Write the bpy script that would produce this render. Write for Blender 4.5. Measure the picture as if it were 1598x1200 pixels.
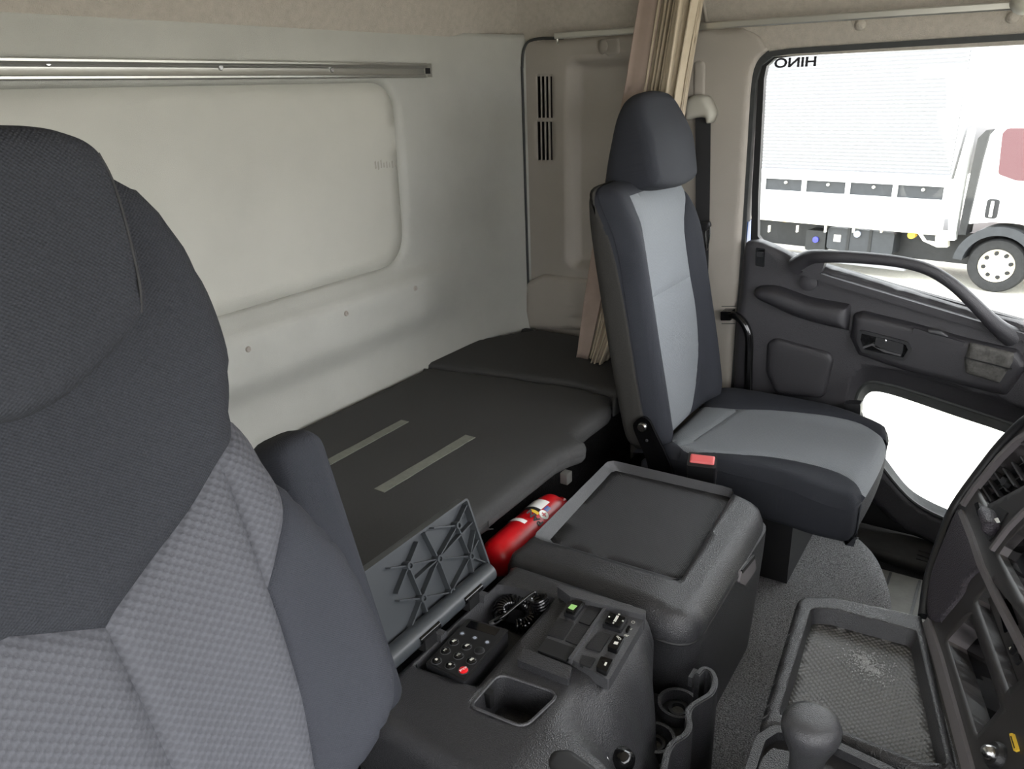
import bpy, bmesh, math, random, mathutils
import numpy as np
from mathutils import Vector, Matrix
random.seed(7)
for o in list(bpy.data.objects): bpy.data.objects.remove(o)
SC = bpy.context.scene
COL = SC.collection
PI = math.pi

# ------------------------------------------------------------ camera, sky, exposure
CAM_H = 1.37                 # metres above the cab floor
FPX = 1190.7                 # focal length for a 1598 px wide frame
AX = np.array([[0.55138604, -0.31748432, 0.77147725],      # world X, Y, Z seen from the camera (right, down, forward)
               [-0.83348123, -0.16994659, 0.52576344],
               [-0.03581172, -0.93291043, -0.3583234]])
cam = bpy.data.cameras.new('camera'); cam.sensor_width = 36; cam.sensor_fit = 'HORIZONTAL'
cam.lens = FPX / 1598 * 36; cam.clip_start = .02; cam.clip_end = 300
cam_ob = bpy.data.objects.new('camera', cam); COL.objects.link(cam_ob)
r_, d_, f_ = AX[:, 0], AX[:, 1], AX[:, 2]
cam_ob.matrix_world = Matrix(((r_[0], -d_[0], -f_[0], 0), (r_[1], -d_[1], -f_[1], 0), (r_[2], -d_[2], -f_[2], CAM_H), (0, 0, 0, 1)))
SC.camera = cam_ob
wd = bpy.data.worlds.new('sky'); SC.world = wd; wd.use_nodes = True
bg = wd.node_tree.nodes['Background']
bg.inputs[0].default_value = (.97, .98, 1, 1); bg.inputs[1].default_value = 3.0   # bright overcast sky
SC.view_settings.view_transform = 'Standard'; SC.view_settings.look = 'None'
SC.view_settings.gamma = 1; SC.view_settings.use_curve_mapping = False
SC.view_settings.exposure = 1.6

# ------------------------------------------------------------ measuring: where the line of sight through a picture point meets a real plane
def ray(u, v): return AX @ np.array([(u - 799) / FPX, (v - 600) / FPX, 1.])
C0 = np.array([0, 0, CAM_H])
def meet(u, v, n, d):
    w = ray(u, v); n = np.asarray(n, float); return C0 + w * ((d - n @ C0) / (n @ w))
def PX(u, v, x): return meet(u, v, (1, 0, 0), x)
def PY(u, v, y): return meet(u, v, (0, 1, 0), y)
def PZ(u, v, z): return meet(u, v, (0, 0, 1), z)

class Frame:
    """a local surface frame: a across, b up, n out"""
    def __init__(s, o, ea, eb, en=None):
        s.o = np.array(o, float); s.ea = np.array(ea, float); s.ea /= np.linalg.norm(s.ea)
        s.eb = np.array(eb, float); s.eb /= np.linalg.norm(s.eb)
        s.en = np.cross(s.ea, s.eb) if en is None else np.array(en, float)
    def w(s, a, b, n=0.): return s.o + s.ea * a + s.eb * b + s.en * n
    def arr(s, ab, n): return s.o + np.outer(ab[:, 0], s.ea) + np.outer(ab[:, 1], s.eb) + np.outer(n, s.en)
    def pix(s, u, v, h=0.):
        n = 0. if callable(h) else h
        for _ in range(12 if callable(h) else 1):
            p = meet(u, v, s.en, s.en @ s.o + n); q = p - s.o; a, b = float(q @ s.ea), float(q @ s.eb)
            if callable(h): n = .5 * n + .5 * float(h(np.array([a]), np.array([b]))[0])
        return (a, b)
    def pixs(s, pts, h=0.): return [s.pix(u, v, h) for u, v in pts]

# ------------------------------------------------------------ 2-D helpers
def spline(pts, n=6, closed=False):
    p = [np.array(q, float) for q in pts]; out = []; N = len(p)
    for i in range(N if closed else N - 1):
        p0 = p[(i - 1) % N] if closed or i > 0 else 2 * p[0] - p[1]
        p1 = p[i]; p2 = p[(i + 1) % N]
        p3 = p[(i + 2) % N] if closed or i < N - 2 else 2 * p[-1] - p[-2]
        for k in range(n):
            t = k / n
            out.append(.5 * (2 * p1 + (p2 - p0) * t + (2 * p0 - 5 * p1 + 4 * p2 - p3) * t * t + (3 * p1 - p0 - 3 * p2 + p3) * t ** 3))
    if not closed: out.append(p[-1])
    return [tuple(q) for q in out]
def area(poly):
    return .5 * sum(poly[i - 1][0] * poly[i][1] - poly[i][0] * poly[i - 1][1] for i in range(len(poly)))
def ccw(poly): return list(poly) if area(poly) > 0 else list(poly)[::-1]
def rpoly(pts, r, n=5):
    out = []; N = len(pts); rs = r if isinstance(r, (list, tuple)) else [r] * N
    for i in range(N):
        p = np.array(pts[i], float); a = np.array(pts[i - 1], float) - p; b = np.array(pts[(i + 1) % N], float) - p
        la, lb = np.linalg.norm(a), np.linalg.norm(b); rr = rs[i]
        if rr <= 1e-6: out.append(tuple(p)); continue
        c = np.clip(a @ b / la / lb, -1, 1); ang = math.acos(c); d = min(rr / max(math.tan(ang / 2), 1e-3), .48 * la, .48 * lb)
        p1 = p + a / la * d; p2 = p + b / lb * d
        for k in range(n + 1):
            t = k / n; out.append(tuple((1 - t) ** 2 * p1 + 2 * t * (1 - t) * p + t * t * p2))
    return out
def rrect(a0, b0, a1, b1, r, n=5): return rpoly([(a0, b0), (a1, b0), (a1, b1), (a0, b1)], r, n)
def ell(a, b, ra, rb=None, n=20): return [(a + ra * math.cos(2 * PI * k / n), b + (rb or ra) * math.sin(2 * PI * k / n)) for k in range(n)]
def dist(pts, poly, closed=True):
    P_ = np.asarray(pts, float); q = np.asarray(poly, float)
    A = q; B = np.roll(q, -1, 0)
    if not closed: A, B = q[:-1], q[1:]
    best = np.full(len(P_), 1e9)
    for a, b in zip(A, B):
        ab = b - a; L = ab @ ab
        if L < 1e-14: continue
        t = np.clip(((P_ - a) @ ab) / L, 0, 1); best = np.minimum(best, ((P_ - a - np.outer(t, ab)) ** 2).sum(1))
    return np.sqrt(best)
def inside(pts, poly):
    P_ = np.asarray(pts, float); c = np.zeros(len(P_), bool); q = list(poly)
    for i in range(len(q)):
        (x1, y1), (x2, y2) = q[i - 1], q[i]
        if y1 == y2: continue
        m = ((y1 > P_[:, 1]) != (y2 > P_[:, 1])) & (P_[:, 0] < (x2 - x1) * (P_[:, 1] - y1) / (y2 - y1) + x1)
        c ^= m
    return c
def smooth(x, a, b):
    t = np.clip((x - a) / (b - a), 0, 1); return t * t * (3 - 2 * t)

# ------------------------------------------------------------ objects
def meta(o, label=None, cat=None, group=None, kind=None):
    if label: o['label'] = label
    if cat: o['category'] = cat
    if group: o['group'] = group
    if kind: o['kind'] = kind
    return o
def root(name, loc, label=None, cat=None, group=None, kind=None):
    o = bpy.data.objects.new(name, None); o.empty_display_size = .05; COL.objects.link(o)
    o.location = [float(c) for c in loc]; return meta(o, label, cat, group, kind)
def worldpos(o):
    p = np.zeros(3)
    while o is not None: p = p + np.array(o.location); o = o.parent
    return p
def link(name, verts, faces, mat, parent=None, uv=None, sm=True, base=None, autosmooth=None):
    V = np.asarray(verts, float).reshape(-1, 3)
    if parent is not None: off = worldpos(parent); loc = (0, 0, 0)
    else:
        off = np.array(base if base is not None else [(V[:, 0].min() + V[:, 0].max()) / 2, (V[:, 1].min() + V[:, 1].max()) / 2, V[:, 2].min()], float); loc = off
    me = bpy.data.meshes.new(name); me.from_pydata((V - off).tolist(), [], [list(map(int, f)) for f in faces])
    if uv is not None:
        ul = me.uv_layers.new(name='UVMap'); li = np.zeros(len(me.loops), dtype=np.int32); me.loops.foreach_get('vertex_index', li)
        ul.data.foreach_set('uv', np.asarray(uv, np.float32)[li].ravel())
    me.materials.append(mat)
    if sm: me.polygons.foreach_set('use_smooth', [True] * len(me.polygons))
    me.update()
    if autosmooth: 
        try: me.set_sharp_from_angle(angle=math.radians(autosmooth))
        except Exception: pass
    o = bpy.data.objects.new(name, me); COL.objects.link(o); o.location = [float(c) for c in loc]
    if parent is not None: o.parent = parent
    return o
def bm_link(name, bm, mat, parent=None, sm=True, auto=35, base=None):
    bm.verts.index_update(); V = [tuple(v.co) for v in bm.verts]; Fc = [[v.index for v in f.verts] for f in bm.faces]; bm.free()
    return link(name, V, Fc, mat, parent, None, sm, base, auto)

def pad(name, fr, outline, mat, parent=None, h=0., R=.02, depth=.05, cell=.01, rim=None, seam=0., sw=.006, backR=0., skirt=True, cap=True, base=None, auto=None, holes=None, bulge=0.):
    """a sheet over an outline in frame fr, raised by h(a,b), its edge rounded by R, with a skirt to n=-depth"""
    poly = ccw(outline)
    loops = [poly] + [ccw(q)[::-1] for q in (holes or [])]; bpts = []; bed = []
    for lp in loops:
        s0 = len(bpts); q = []
        for i in range(len(lp)):
            A, B = np.array(lp[i]), np.array(lp[(i + 1) % len(lp)]); L = np.linalg.norm(B - A)
            if L < 2e-5: continue
            k = max(1, int(round(L / cell)))
            for t in range(k): q.append(tuple(A + (B - A) * t / k))
        q = [p for i, p in enumerate(q) if np.hypot(p[0] - q[i - 1][0], p[1] - q[i - 1][1]) > 2e-5]
        bpts += q; bed += [(s0 + i, s0 + (i + 1) % len(q)) for i in range(len(q))]
    P_ = np.array(bpts); lo = P_.min(0); hi = P_.max(0)
    nx = max(1, int(math.ceil((hi[0] - lo[0]) / cell))); ny = max(1, int(math.ceil((hi[1] - lo[1]) / cell)))
    GX, GY = np.meshgrid(np.linspace(lo[0], hi[0], nx + 1), np.linspace(lo[1], hi[1], ny + 1), indexing='ij'); G = np.c_[GX.ravel(), GY.ravel()]
    ok = np.zeros(len(G), bool)
    for lp in loops: ok ^= inside(G, lp)
    G = G[ok]
    if len(G):
        near = np.full(len(G), 1e9)
        for lp in loops: near = np.minimum(near, dist(G, lp))
        G = G[near > .45 * cell]
    r0 = rim if rim is not None else poly
    if R > 0 and rim is None:      # two rows of points close to the rounded edge
        for q_ in (.06, .25):
            e_ = [p for p in offs(bpts if not holes else poly, R * q_)] if R * q_ > .0008 else []
            if e_:
                e_ = np.array(e_); okk = np.zeros(len(e_), bool)
                for lp in loops: okk ^= inside(e_, lp)
                e_ = e_[okk]
                if len(e_): e_ = e_[dist(e_, poly) > R * q_ * .8]
                if len(e_) and len(G): G = np.vstack([G[dist(G, poly) > R * q_ + .3 * cell], e_]) if q_ == .25 else np.vstack([G, e_])
    pts = [Vector((float(x), float(y))) for x, y in np.vstack([P_, G])] if len(G) else [Vector((float(x), float(y))) for x, y in P_]
    ov, oe, of, *_r = mathutils.geometry.delaunay_2d_cdt(pts, bed, [], 0, 1e-6)
    verts = [(v[0], v[1]) for v in ov]; va = np.array(verts); fa = np.array([list(f) for f in of]); cen = va[fa].mean(1)
    ok = np.zeros(len(cen), bool)
    for lp in loops: ok ^= inside(cen, lp)
    tri = va[fa]; ar = (tri[:, 1, 0] - tri[:, 0, 0]) * (tri[:, 2, 1] - tri[:, 0, 1]) - (tri[:, 2, 0] - tri[:, 0, 0]) * (tri[:, 1, 1] - tri[:, 0, 1])
    faces = [list(f) if q > 0 else list(f)[::-1] for f, k, q in zip(fa.tolist(), ok, ar) if k and abs(q) > 1e-11]
    used = sorted({v for f in faces for v in f}); rem = {v: i for i, v in enumerate(used)}; verts = [verts[v] for v in used]; faces = [[rem[v] for v in f] for f in faces]
    ab = np.array(verts)
    n = (h(ab[:, 0], ab[:, 1]) if callable(h) else np.full(len(ab), float(h)))
    rm = rim if rim is not None else poly
    d = dist(ab, rm)
    if R > 0:
        e = np.clip(d / R, 0, 1); n = n - R + R * np.sqrt(np.clip(1 - (1 - e) ** 2, 0, 1))
    if bulge: n = n + bulge * (1 - np.exp(-d / (abs(bulge) * 4)))
    if seam > 0:
        ds = dist(ab, poly); n = n - seam * np.exp(-(ds / sw) ** 2)
    W = fr.arr(ab, n); V = [tuple(p) for p in W]; uv = [tuple(p) for p in ab]
    if skirt:
        ed = {}
        for f in faces:
            for k in range(len(f)): ed[(f[k - 1], f[k])] = 1
        bd = [(a, b) for (a, b) in ed if (b, a) not in ed]
        nrm = {}
        for a, b in bd:
            t = ab[b] - ab[a]; L = np.linalg.norm(t)
            if L < 1e-9: continue
            o_ = np.array([t[1], -t[0]]) / L
            for q in (a, b): nrm[q] = nrm.get(q, np.zeros(2)) + o_
        bv = list({q for e_ in bd for q in e_})
        rings = []
        lv = [(-depth, 0.)] if backR <= 0 else [(-depth + backR, 0.)] + [(-depth + backR * (1 - math.sin(t)), backR * (1 - math.cos(t))) for t in np.linspace(0, PI / 2, 5)[1:]]
        prev = {q: q for q in bv}
        for (nn, ins_) in lv:
            cur = {}
            for q in bv:
                o_ = nrm.get(q, np.zeros(2)); L = np.linalg.norm(o_); o_ = o_ / L if L > 1e-6 else o_
                p = ab[q] - o_ * ins_; cur[q] = len(V); V.append(tuple(fr.w(p[0], p[1], min(nn, n[q]) if backR <= 0 else nn))); uv.append((p[0], p[1] + nn))
            for a, b in bd: faces.append([prev[b], prev[a], cur[a], cur[b]])
            prev = cur
        if cap:
            nxt = {a: b for a, b in bd}; loop = []; s0 = bd[0][0]; q = s0
            while q in nxt and len(loop) <= len(bd):
                loop.append(prev[q]); q = nxt[q]
                if q == s0: break
            if len(loop) == len(bd): faces.append(loop[::-1])
    return link(name, V, faces, mat, parent, uv, True, base, auto)

def prism(name, fr, poly, n0, n1, mat, parent=None, bevel=.0, seg=2, base=None, sm=True, auto=35):
    """solid of a polygon in frame fr between n0 and n1 with bevelled edges"""
    poly = ccw(poly); bm = bmesh.new()
    lo = [bm.verts.new(fr.w(a, b, n0)) for a, b in poly]; hi = [bm.verts.new(fr.w(a, b, n1)) for a, b in poly]
    bm.faces.new(lo[::-1]); bm.faces.new(hi)
    for i in range(len(poly)): bm.faces.new((lo[i - 1], lo[i], hi[i], hi[i - 1]))
    if bevel > 0:
        es = [e for e in bm.edges if len(e.link_faces) == 2 and e.calc_face_angle(0) > .6]
        bmesh.ops.bevel(bm, geom=es, offset=bevel, segments=seg, profile=.6, affect='EDGES', clamp_overlap=True)
    bmesh.ops.recalc_face_normals(bm, faces=bm.faces[:])
    return bm_link(name, bm, mat, parent, sm, auto, base)
def ring(name, fr, outer, inner, n0, n1, mat, parent=None, bevel=0., base=None):
    """a frame: outer minus inner (same point count), between n0 and n1"""
    N = len(outer); bm = bmesh.new(); L = [[bm.verts.new(fr.w(p[0], p[1], n)) for p in q] for q, n in ((outer, n0), (outer, n1), (inner, n1), (inner, n0))]
    for k in range(4):
        A, B = L[k], L[(k + 1) % 4]
        for i in range(N): bm.faces.new((A[i - 1], A[i], B[i], B[i - 1]))
    if bevel > 0:
        es = [e for e in bm.edges if len(e.link_faces) == 2 and e.calc_face_angle(0) > 1.0]
        bmesh.ops.bevel(bm, geom=es, offset=bevel, segments=2, profile=.6, affect='EDGES', clamp_overlap=True)
    bmesh.ops.recalc_face_normals(bm, faces=bm.faces[:])
    return bm_link(name, bm, mat, parent, True, 40, base)
def offs(poly, d):
    """outline moved inwards by d (same point count)"""
    p = ccw(poly); N = len(p); out = []
    for i in range(N):
        a = np.array(p[i - 1]); b = np.array(p[i]); c = np.array(p[(i + 1) % N])
        t1 = b - a; t2 = c - b
        l1 = np.linalg.norm(t1) or 1; l2 = np.linalg.norm(t2) or 1
        n1 = np.array([-t1[1], t1[0]]) / l1; n2 = np.array([-t2[1], t2[0]]) / l2; m = n1 + n2; L = np.linalg.norm(m)
        m = m / L if L > 1e-6 else n1; k = max(.5, float(m @ n1)); out.append(tuple(b + m * d / k))
    return out
WF = Frame((0, 0, 0), (1, 0, 0), (0, 1, 0))
def box(name, c0, c1, mat, parent=None, bevel=.004, seg=2, base=None):
    return prism(name, WF, [(c0[0], c0[1]), (c1[0], c0[1]), (c1[0], c1[1]), (c0[0], c1[1])], c0[2], c1[2], mat, parent, bevel, seg, base)
def tube(name, pts, r, mat, parent=None, seg=10, n=6, closed=False, base=None, flat=1., smoothpath=True, up=None):
    p = [np.array(q, float) for q in pts]
    if smoothpath: p = [np.array(q) for q in spline(p, n, closed)]
    N = len(p); rr = r if callable(r) else (lambda t: r)
    V = []; F_ = []; ref = np.array(up, float) if up is not None else None; prev = None
    for i in range(N):
        t = (p[(i + 1) % N] - p[i - 1]) if closed or 0 < i < N - 1 else (p[1] - p[0] if i == 0 else p[-1] - p[-2])
        t = t / (np.linalg.norm(t) or 1)
        if ref is not None: u = ref - t * (ref @ t)
        elif prev is None:
            u = np.cross(t, (0, 0, 1.)); u = u if np.linalg.norm(u) > .05 else np.cross(t, (1., 0, 0))
        else: u = prev - t * (prev @ t)
        u /= np.linalg.norm(u); prev = u; v = np.cross(t, u); R_ = rr(i / max(1, N - 1))
        for k in range(seg):
            a = 2 * PI * k / seg; V.append(p[i] + (u * math.cos(a) + v * math.sin(a) * flat) * R_)
    for i in range(N if closed else N - 1):
        j = (i + 1) % N
        for k in range(seg): k2 = (k + 1) % seg; F_.append([i * seg + k, i * seg + k2, j * seg + k2, j * seg + k])
    if not closed: F_.append(list(range(seg))[::-1]); F_.append([(N - 1) * seg + k for k in range(seg)])
    return link(name, V, F_, mat, parent, None, True, base, 50)
def lathe(name, o, axis, prof, mat, parent=None, seg=24, base=None, sx=1., xdir=None, auto=45, caps=True):
    ax = np.array(axis, float); ax /= np.linalg.norm(ax)
    u = np.array(xdir, float) if xdir is not None else np.cross(ax, (0, 0, 1.) if abs(ax[2]) < .9 else (1., 0, 0)); u = u - ax * (u @ ax); u /= np.linalg.norm(u); v = np.cross(ax, u)
    V = []; F_ = []; o = np.array(o, float)
    for (r, z) in prof:
        for k in range(seg):
            a = 2 * PI * k / seg; V.append(o + ax * z + (u * math.cos(a) * sx + v * math.sin(a)) * max(r, 1e-5))
    for i in range(len(prof) - 1):
        for k in range(seg): k2 = (k + 1) % seg; F_.append([i * seg + k, i * seg + k2, (i + 1) * seg + k2, (i + 1) * seg + k])
    if caps: F_.append(list(range(seg))[::-1]); F_.append([(len(prof) - 1) * seg + k for k in range(seg)])
    return link(name, V, F_, mat, parent, None, True, base, auto)
def loft(name, rings, mat, parent=None, caps=True, base=None, auto=50):
    n = len(rings[0]); V = [p for r in rings for p in r]; F_ = []
    for i in range(len(rings) - 1):
        for k in range(n): k2 = (k + 1) % n; F_.append([i * n + k, i * n + k2, (i + 1) * n + k2, (i + 1) * n + k])
    if caps: F_.append(list(range(n))[::-1]); F_.append([(len(rings) - 1) * n + k for k in range(n)])
    return link(name, V, F_, mat, parent, None, True, base, auto)
def lettering(name, txt, fr, a, b, n, size, mat, parent, ext=.0003, sx=1., rot=0., mirror=False, bold=0.):
    cu = bpy.data.curves.new(name, 'FONT'); cu.body = txt; cu.size = size; cu.align_x = 'CENTER'; cu.align_y = 'CENTER'; cu.extrude = ext; cu.offset = bold
    t = bpy.data.objects.new('tmp', cu); COL.objects.link(t); bpy.context.view_layer.update()
    me = bpy.data.meshes.new_from_object(t.evaluated_get(bpy.context.evaluated_depsgraph_get())); bpy.data.objects.remove(t)
    V = np.array([v.co[:] for v in me.vertices]); F_ = [list(p.vertices) for p in me.polygons]; bpy.data.meshes.remove(me)
    if mirror: V[:, 0] *= -1; F_ = [f[::-1] for f in F_]
    x = V[:, 0] * sx; y = V[:, 1]; c, s = math.cos(rot), math.sin(rot)
    W = fr.arr(np.c_[a + x * c - y * s, b + x * s + y * c], n + V[:, 2])
    return link(name, W, F_, mat, parent, None, False)

# ------------------------------------------------------------ materials
def mat(name, col, rough=.55, spec=.4, bump=(), var=None, metal=0., coord='obj', dots=None, sheen=0., col2=None, extra=None):
    """bump: (kind, scale, strength); var: (noise scale, amount); dots: (period, depth, colour factor) woven / dimpled pattern in surface metres"""
    m = bpy.data.materials.new(name); m.use_nodes = True; nt = m.node_tree; N = nt.nodes; L = nt.links; B = N['Principled BSDF']
    c = tuple((x / 255 / 12.92 if x <= 10 else ((x / 255 + .055) / 1.055) ** 2.4) for x in col) if max(col) > 1 else col
    B.inputs['Base Color'].default_value = (*c, 1); B.inputs['Roughness'].default_value = rough; B.inputs['Specular IOR Level'].default_value = spec; B.inputs['Metallic'].default_value = metal
    if sheen: B.inputs['Sheen Weight'].default_value = sheen; B.inputs['Sheen Roughness'].default_value = .5
    tc = N.new('ShaderNodeTexCoord'); vec = tc.outputs['UV' if coord == 'uv' else 'Object']
    colsock = None
    if var:
        nz = N.new('ShaderNodeTexNoise'); nz.inputs['Scale'].default_value = var[0]; nz.inputs['Detail'].default_value = 5; nz.inputs['Roughness'].default_value = .6; L.new(tc.outputs['Object'], nz.inputs['Vector'])
        mx = N.new('ShaderNodeMix'); mx.data_type = 'RGBA'; rp = N.new('ShaderNodeMapRange'); rp.inputs[1].default_value = .3; rp.inputs[2].default_value = .7
        L.new(nz.outputs['Fac'], rp.inputs[0]); L.new(rp.outputs[0], mx.inputs[0])
        c2 = col2 and tuple(((x / 255 + .055) / 1.055) ** 2.4 for x in col2)
        mx.inputs[6].default_value = (*[x * (1 - var[1]) for x in c], 1) if not c2 else (*c, 1); mx.inputs[7].default_value = (*[min(1, x * (1 + var[1])) for x in c], 1) if not c2 else (*c2, 1)
        colsock = mx.outputs[2]
    hs = None
    def addh(sock, k):
        nonlocal hs
        mm = N.new('ShaderNodeMath'); mm.operation = 'MULTIPLY'; mm.inputs[1].default_value = k; L.new(sock, mm.inputs[0])
        if hs is None: hs = mm.outputs[0]
        else: ad = N.new('ShaderNodeMath'); ad.operation = 'ADD'; L.new(hs, ad.inputs[0]); L.new(mm.outputs[0], ad.inputs[1]); hs = ad.outputs[0]
    for kind, sc, st in bump:
        if kind == 'noise':
            t = N.new('ShaderNodeTexNoise'); t.inputs['Scale'].default_value = sc; t.inputs['Detail'].default_value = 3; L.new(tc.outputs['Object'], t.inputs['Vector']); addh(t.outputs['Fac'], st)
        elif kind == 'grain':
            t = N.new('ShaderNodeTexVoronoi'); t.inputs['Scale'].default_value = sc; L.new(tc.outputs['Object'], t.inputs['Vector']); addh(t.outputs['Distance'], st)
        elif kind == 'wave':
            t = N.new('ShaderNodeTexWave'); t.inputs['Scale'].default_value = sc; L.new(tc.outputs['Object'], t.inputs['Vector']); addh(t.outputs['Fac'], st)
    if dots:
        per, dep, cf = dots[:3]; py = dots[3] if len(dots) > 3 else per
        sp = N.new('ShaderNodeSeparateXYZ'); L.new(vec, sp.inputs[0]); ss = []
        for k, q in ((0, per), (1, py)):
            mu = N.new('ShaderNodeMath'); mu.operation = 'MULTIPLY'; mu.inputs[1].default_value = 2 * PI / q; L.new(sp.outputs[k], mu.inputs[0])
            sn = N.new('ShaderNodeMath'); sn.operation = 'SINE'; L.new(mu.outputs[0], sn.inputs[0]); ss.append(sn.outputs[0])
        pr = N.new('ShaderNodeMath'); pr.operation = 'MULTIPLY'; L.new(ss[0], pr.inputs[0]); L.new(ss[1], pr.inputs[1])
        mr = N.new('ShaderNodeMapRange'); mr.inputs[1].default_value = -.6; mr.inputs[2].default_value = .6; L.new(pr.outputs[0], mr.inputs[0])
        addh(mr.outputs[0], dep)
        if cf != 1:
            mx2 = N.new('ShaderNodeMix'); mx2.data_type = 'RGBA'; mx2.blend_type = 'MULTIPLY'; mx2.inputs[0].default_value = 1
            if colsock is not None: L.new(colsock, mx2.inputs[6])
            else: mx2.inputs[6].default_value = (*c, 1)
            cr = N.new('ShaderNodeMapRange'); cr.inputs[3].default_value = cf; cr.inputs[4].default_value = 1; L.new(mr.outputs[0], cr.inputs[0]); L.new(cr.outputs[0], mx2.inputs[7]); colsock = mx2.outputs[2]
    if colsock is not None: L.new(colsock, B.inputs['Base Color'])
    if hs is not None:
        b = N.new('ShaderNodeBump'); b.inputs['Distance'].default_value = 1.0; b.inputs['Strength'].default_value = 1.0; L.new(hs, b.inputs['Height']); L.new(b.outputs[0], B.inputs['Normal'])
    return m
def glass_mat(name, tint, refl=.06):
    m = bpy.data.materials.new(name); m.use_nodes = True; nt = m.node_tree; N = nt.nodes; L = nt.links
    N.remove(N['Principled BSDF']); out = N['Material Output']; tr = N.new('ShaderNodeBsdfTransparent'); tr.inputs[0].default_value = (*tint, 1)
    gl = N.new('ShaderNodeBsdfGlossy'); gl.inputs['Roughness'].default_value = .02; fr = N.new('ShaderNodeFresnel'); fr.inputs[0].default_value = 1.3
    mx = N.new('ShaderNodeMixShader'); L.new(fr.outputs[0], mx.inputs[0]); L.new(tr.outputs[0], mx.inputs[1]); L.new(gl.outputs[0], mx.inputs[2]); L.new(mx.outputs[0], out.inputs[0]); return m

M = {}
M['wall'] = mat('grey wall panel', (163, 163, 156), .5, .35, (('grain', 900, .0005), ('noise', 25, .0006)), (6, .05))
M['wallpan'] = mat('smooth grey back panel', (172, 171, 162), .55, .3, (('grain', 1100, .0003),), (4, .05))
M['trimgrey'] = mat('warm grey pillar trim', (150, 144, 136), .5, .35, (('grain', 1000, .0004),), (5, .04))
M['liner'] = mat('beige headliner felt', (178, 172, 162), .9, .15, (('noise', 350, .003), ('noise', 1200, .0015)), (60, .08))
M['alu'] = mat('aluminium rail', (190, 190, 184), .32, .5, (('noise', 60, .0002),), None, .85)
M['curtain'] = mat('beige curtain cloth', (180, 168, 148), .85, .2, (('noise', 900, .0006),), (30, .05))
M['strap'] = mat('taupe curtain band', (150, 134, 124), .85, .2, (('noise', 900, .0006),), (30, .05))
M['navy'] = mat('charcoal navy seat cloth', (39, 41, 46), .85, .25, (('noise', 400, .0004),), (300, .10), coord='uv', dots=(.0032, .0004, .72, .0026))
M['navyside'] = mat('smooth navy bolster cloth', (42, 44, 50), .82, .25, (('noise', 700, .0004),), (500, .08), coord='uv', dots=(.0022, .0002, .85))
M['char'] = mat('charcoal side cloth', (54, 53, 51), .9, .2, (('noise', 800, .0006),), (300, .12))
M['greyweave'] = mat('mid grey honeycomb seat cloth', (72, 73, 78), .85, .25, (('noise', 600, .0003),), (250, .06), coord='uv', dots=(.0082, .0006, .80, .0074))
M['greyfine'] = mat('mid grey fine seat cloth', (121, 125, 129), .85, .25, (('noise', 600, .0003),), (250, .05), coord='uv', dots=(.006, .0004, .80, .005))
M['bed'] = mat('charcoal mattress cloth', (57, 57, 57), .75, .35, (('grain', 1500, .0005),), (200, .10))
M['tape'] = mat('dull grey adhesive tape', (112, 114, 106), .7, .3, (('noise', 300, .0004),), (60, .12))
M['plast'] = mat('grained charcoal plastic', (43, 43, 45), .36, .5, (('grain', 500, .0007),), (8, .06))
M['plastd'] = mat('black plastic', (26, 26, 28), .4, .45, (('grain', 700, .0003),), (9, .08))
M['plasts'] = mat('satin grey black plastic', (58, 58, 60), .4, .5, (('grain', 600, .0005),), (8, .05))
M['lidin'] = mat('bare dark lid moulding', (54, 57, 60), .38, .5, (('noise', 30, .0003),), (6, .1))
M['door'] = mat('charcoal door trim plastic', (50, 49, 52), .45, .45, (('grain', 600, .0006),), (8, .05))
M['doorsoft'] = mat('black door armrest', (42, 41, 44), .42, .45, (('grain', 800, .0004),), (8, .05))
M['black'] = mat('black rubber', (22, 22, 23), .55, .35)
M['seal'] = mat('grey black rubber seal', (52, 54, 54), .6, .3, (('noise', 60, .0008),), (40, .15))
M['gloss'] = mat('glossy black paint', (12, 12, 13), .15, .5, (('noise', 90, .0004),))
M['chrome'] = mat('bright steel', (190, 190, 190), .25, .5, (), None, 1.)
M['carpet'] = mat('dark grey carpet', (142, 142, 143), .95, .1, (('noise', 260, .012), ('noise', 900, .006)), (330, .8))
M['carpetd'] = mat('black carpet', (34, 34, 35), .95, .1, (('noise', 300, .01),), (300, .5))
M['mat'] = mat('worn grey rubber mat', (96, 95, 90), .7, .3, (('noise', 40, .0012),), (18, .14))
M['matd'] = mat('dark rubber sill', (44, 44, 43), .6, .35, (('noise', 40, .0012),), (25, .2))
M['dimple'] = mat('dimpled rubber tray mat', (96, 96, 95), .5, .4, (('noise', 14, .003),), (9, .10), coord='uv', dots=(.011, .0012, .8, .011))
M['mesh'] = mat('fine textured tray lining', (48, 48, 50), .6, .35, (), (9, .08), coord='uv', dots=(.005, .0006, .7, .005))
M['belt'] = mat('black belt webbing', (38, 38, 39), .75, .3, (('wave', 120, .0002),), None)
M['beltgrey'] = mat('pale grey belt guide', (158, 156, 146), .45, .4, (('grain', 900, .0003),))
M['red'] = mat('red extinguisher paint', (180, 10, 20), .35, .5)
M['redbtn'] = mat('faded red buckle button', (205, 96, 96), .35, .5)
M['white'] = mat('white print', (232, 232, 228), .5, .4)
M['printy'] = mat('yellow print', (222, 184, 60), .5, .4)
M['blue'] = mat('blue body paint', (20, 78, 150), .3, .5)
M['stop'] = mat('red stop button', (205, 22, 30), .35, .5)
M['led'] = mat('milky lamp lens', (140, 146, 158), .3, .5)
M['green'] = mat('pale green symbol', (150, 196, 118), .4, .5)
M['icon'] = mat('pale grey symbol', (190, 188, 178), .5, .4)
M['screen'] = mat('dark gloss screen', (10, 10, 12), .08, .5)
M['leather'] = mat('plum black grained dash skin', (54, 50, 56), .5, .4, (('grain', 380, .0012),), (9, .06))
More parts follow.
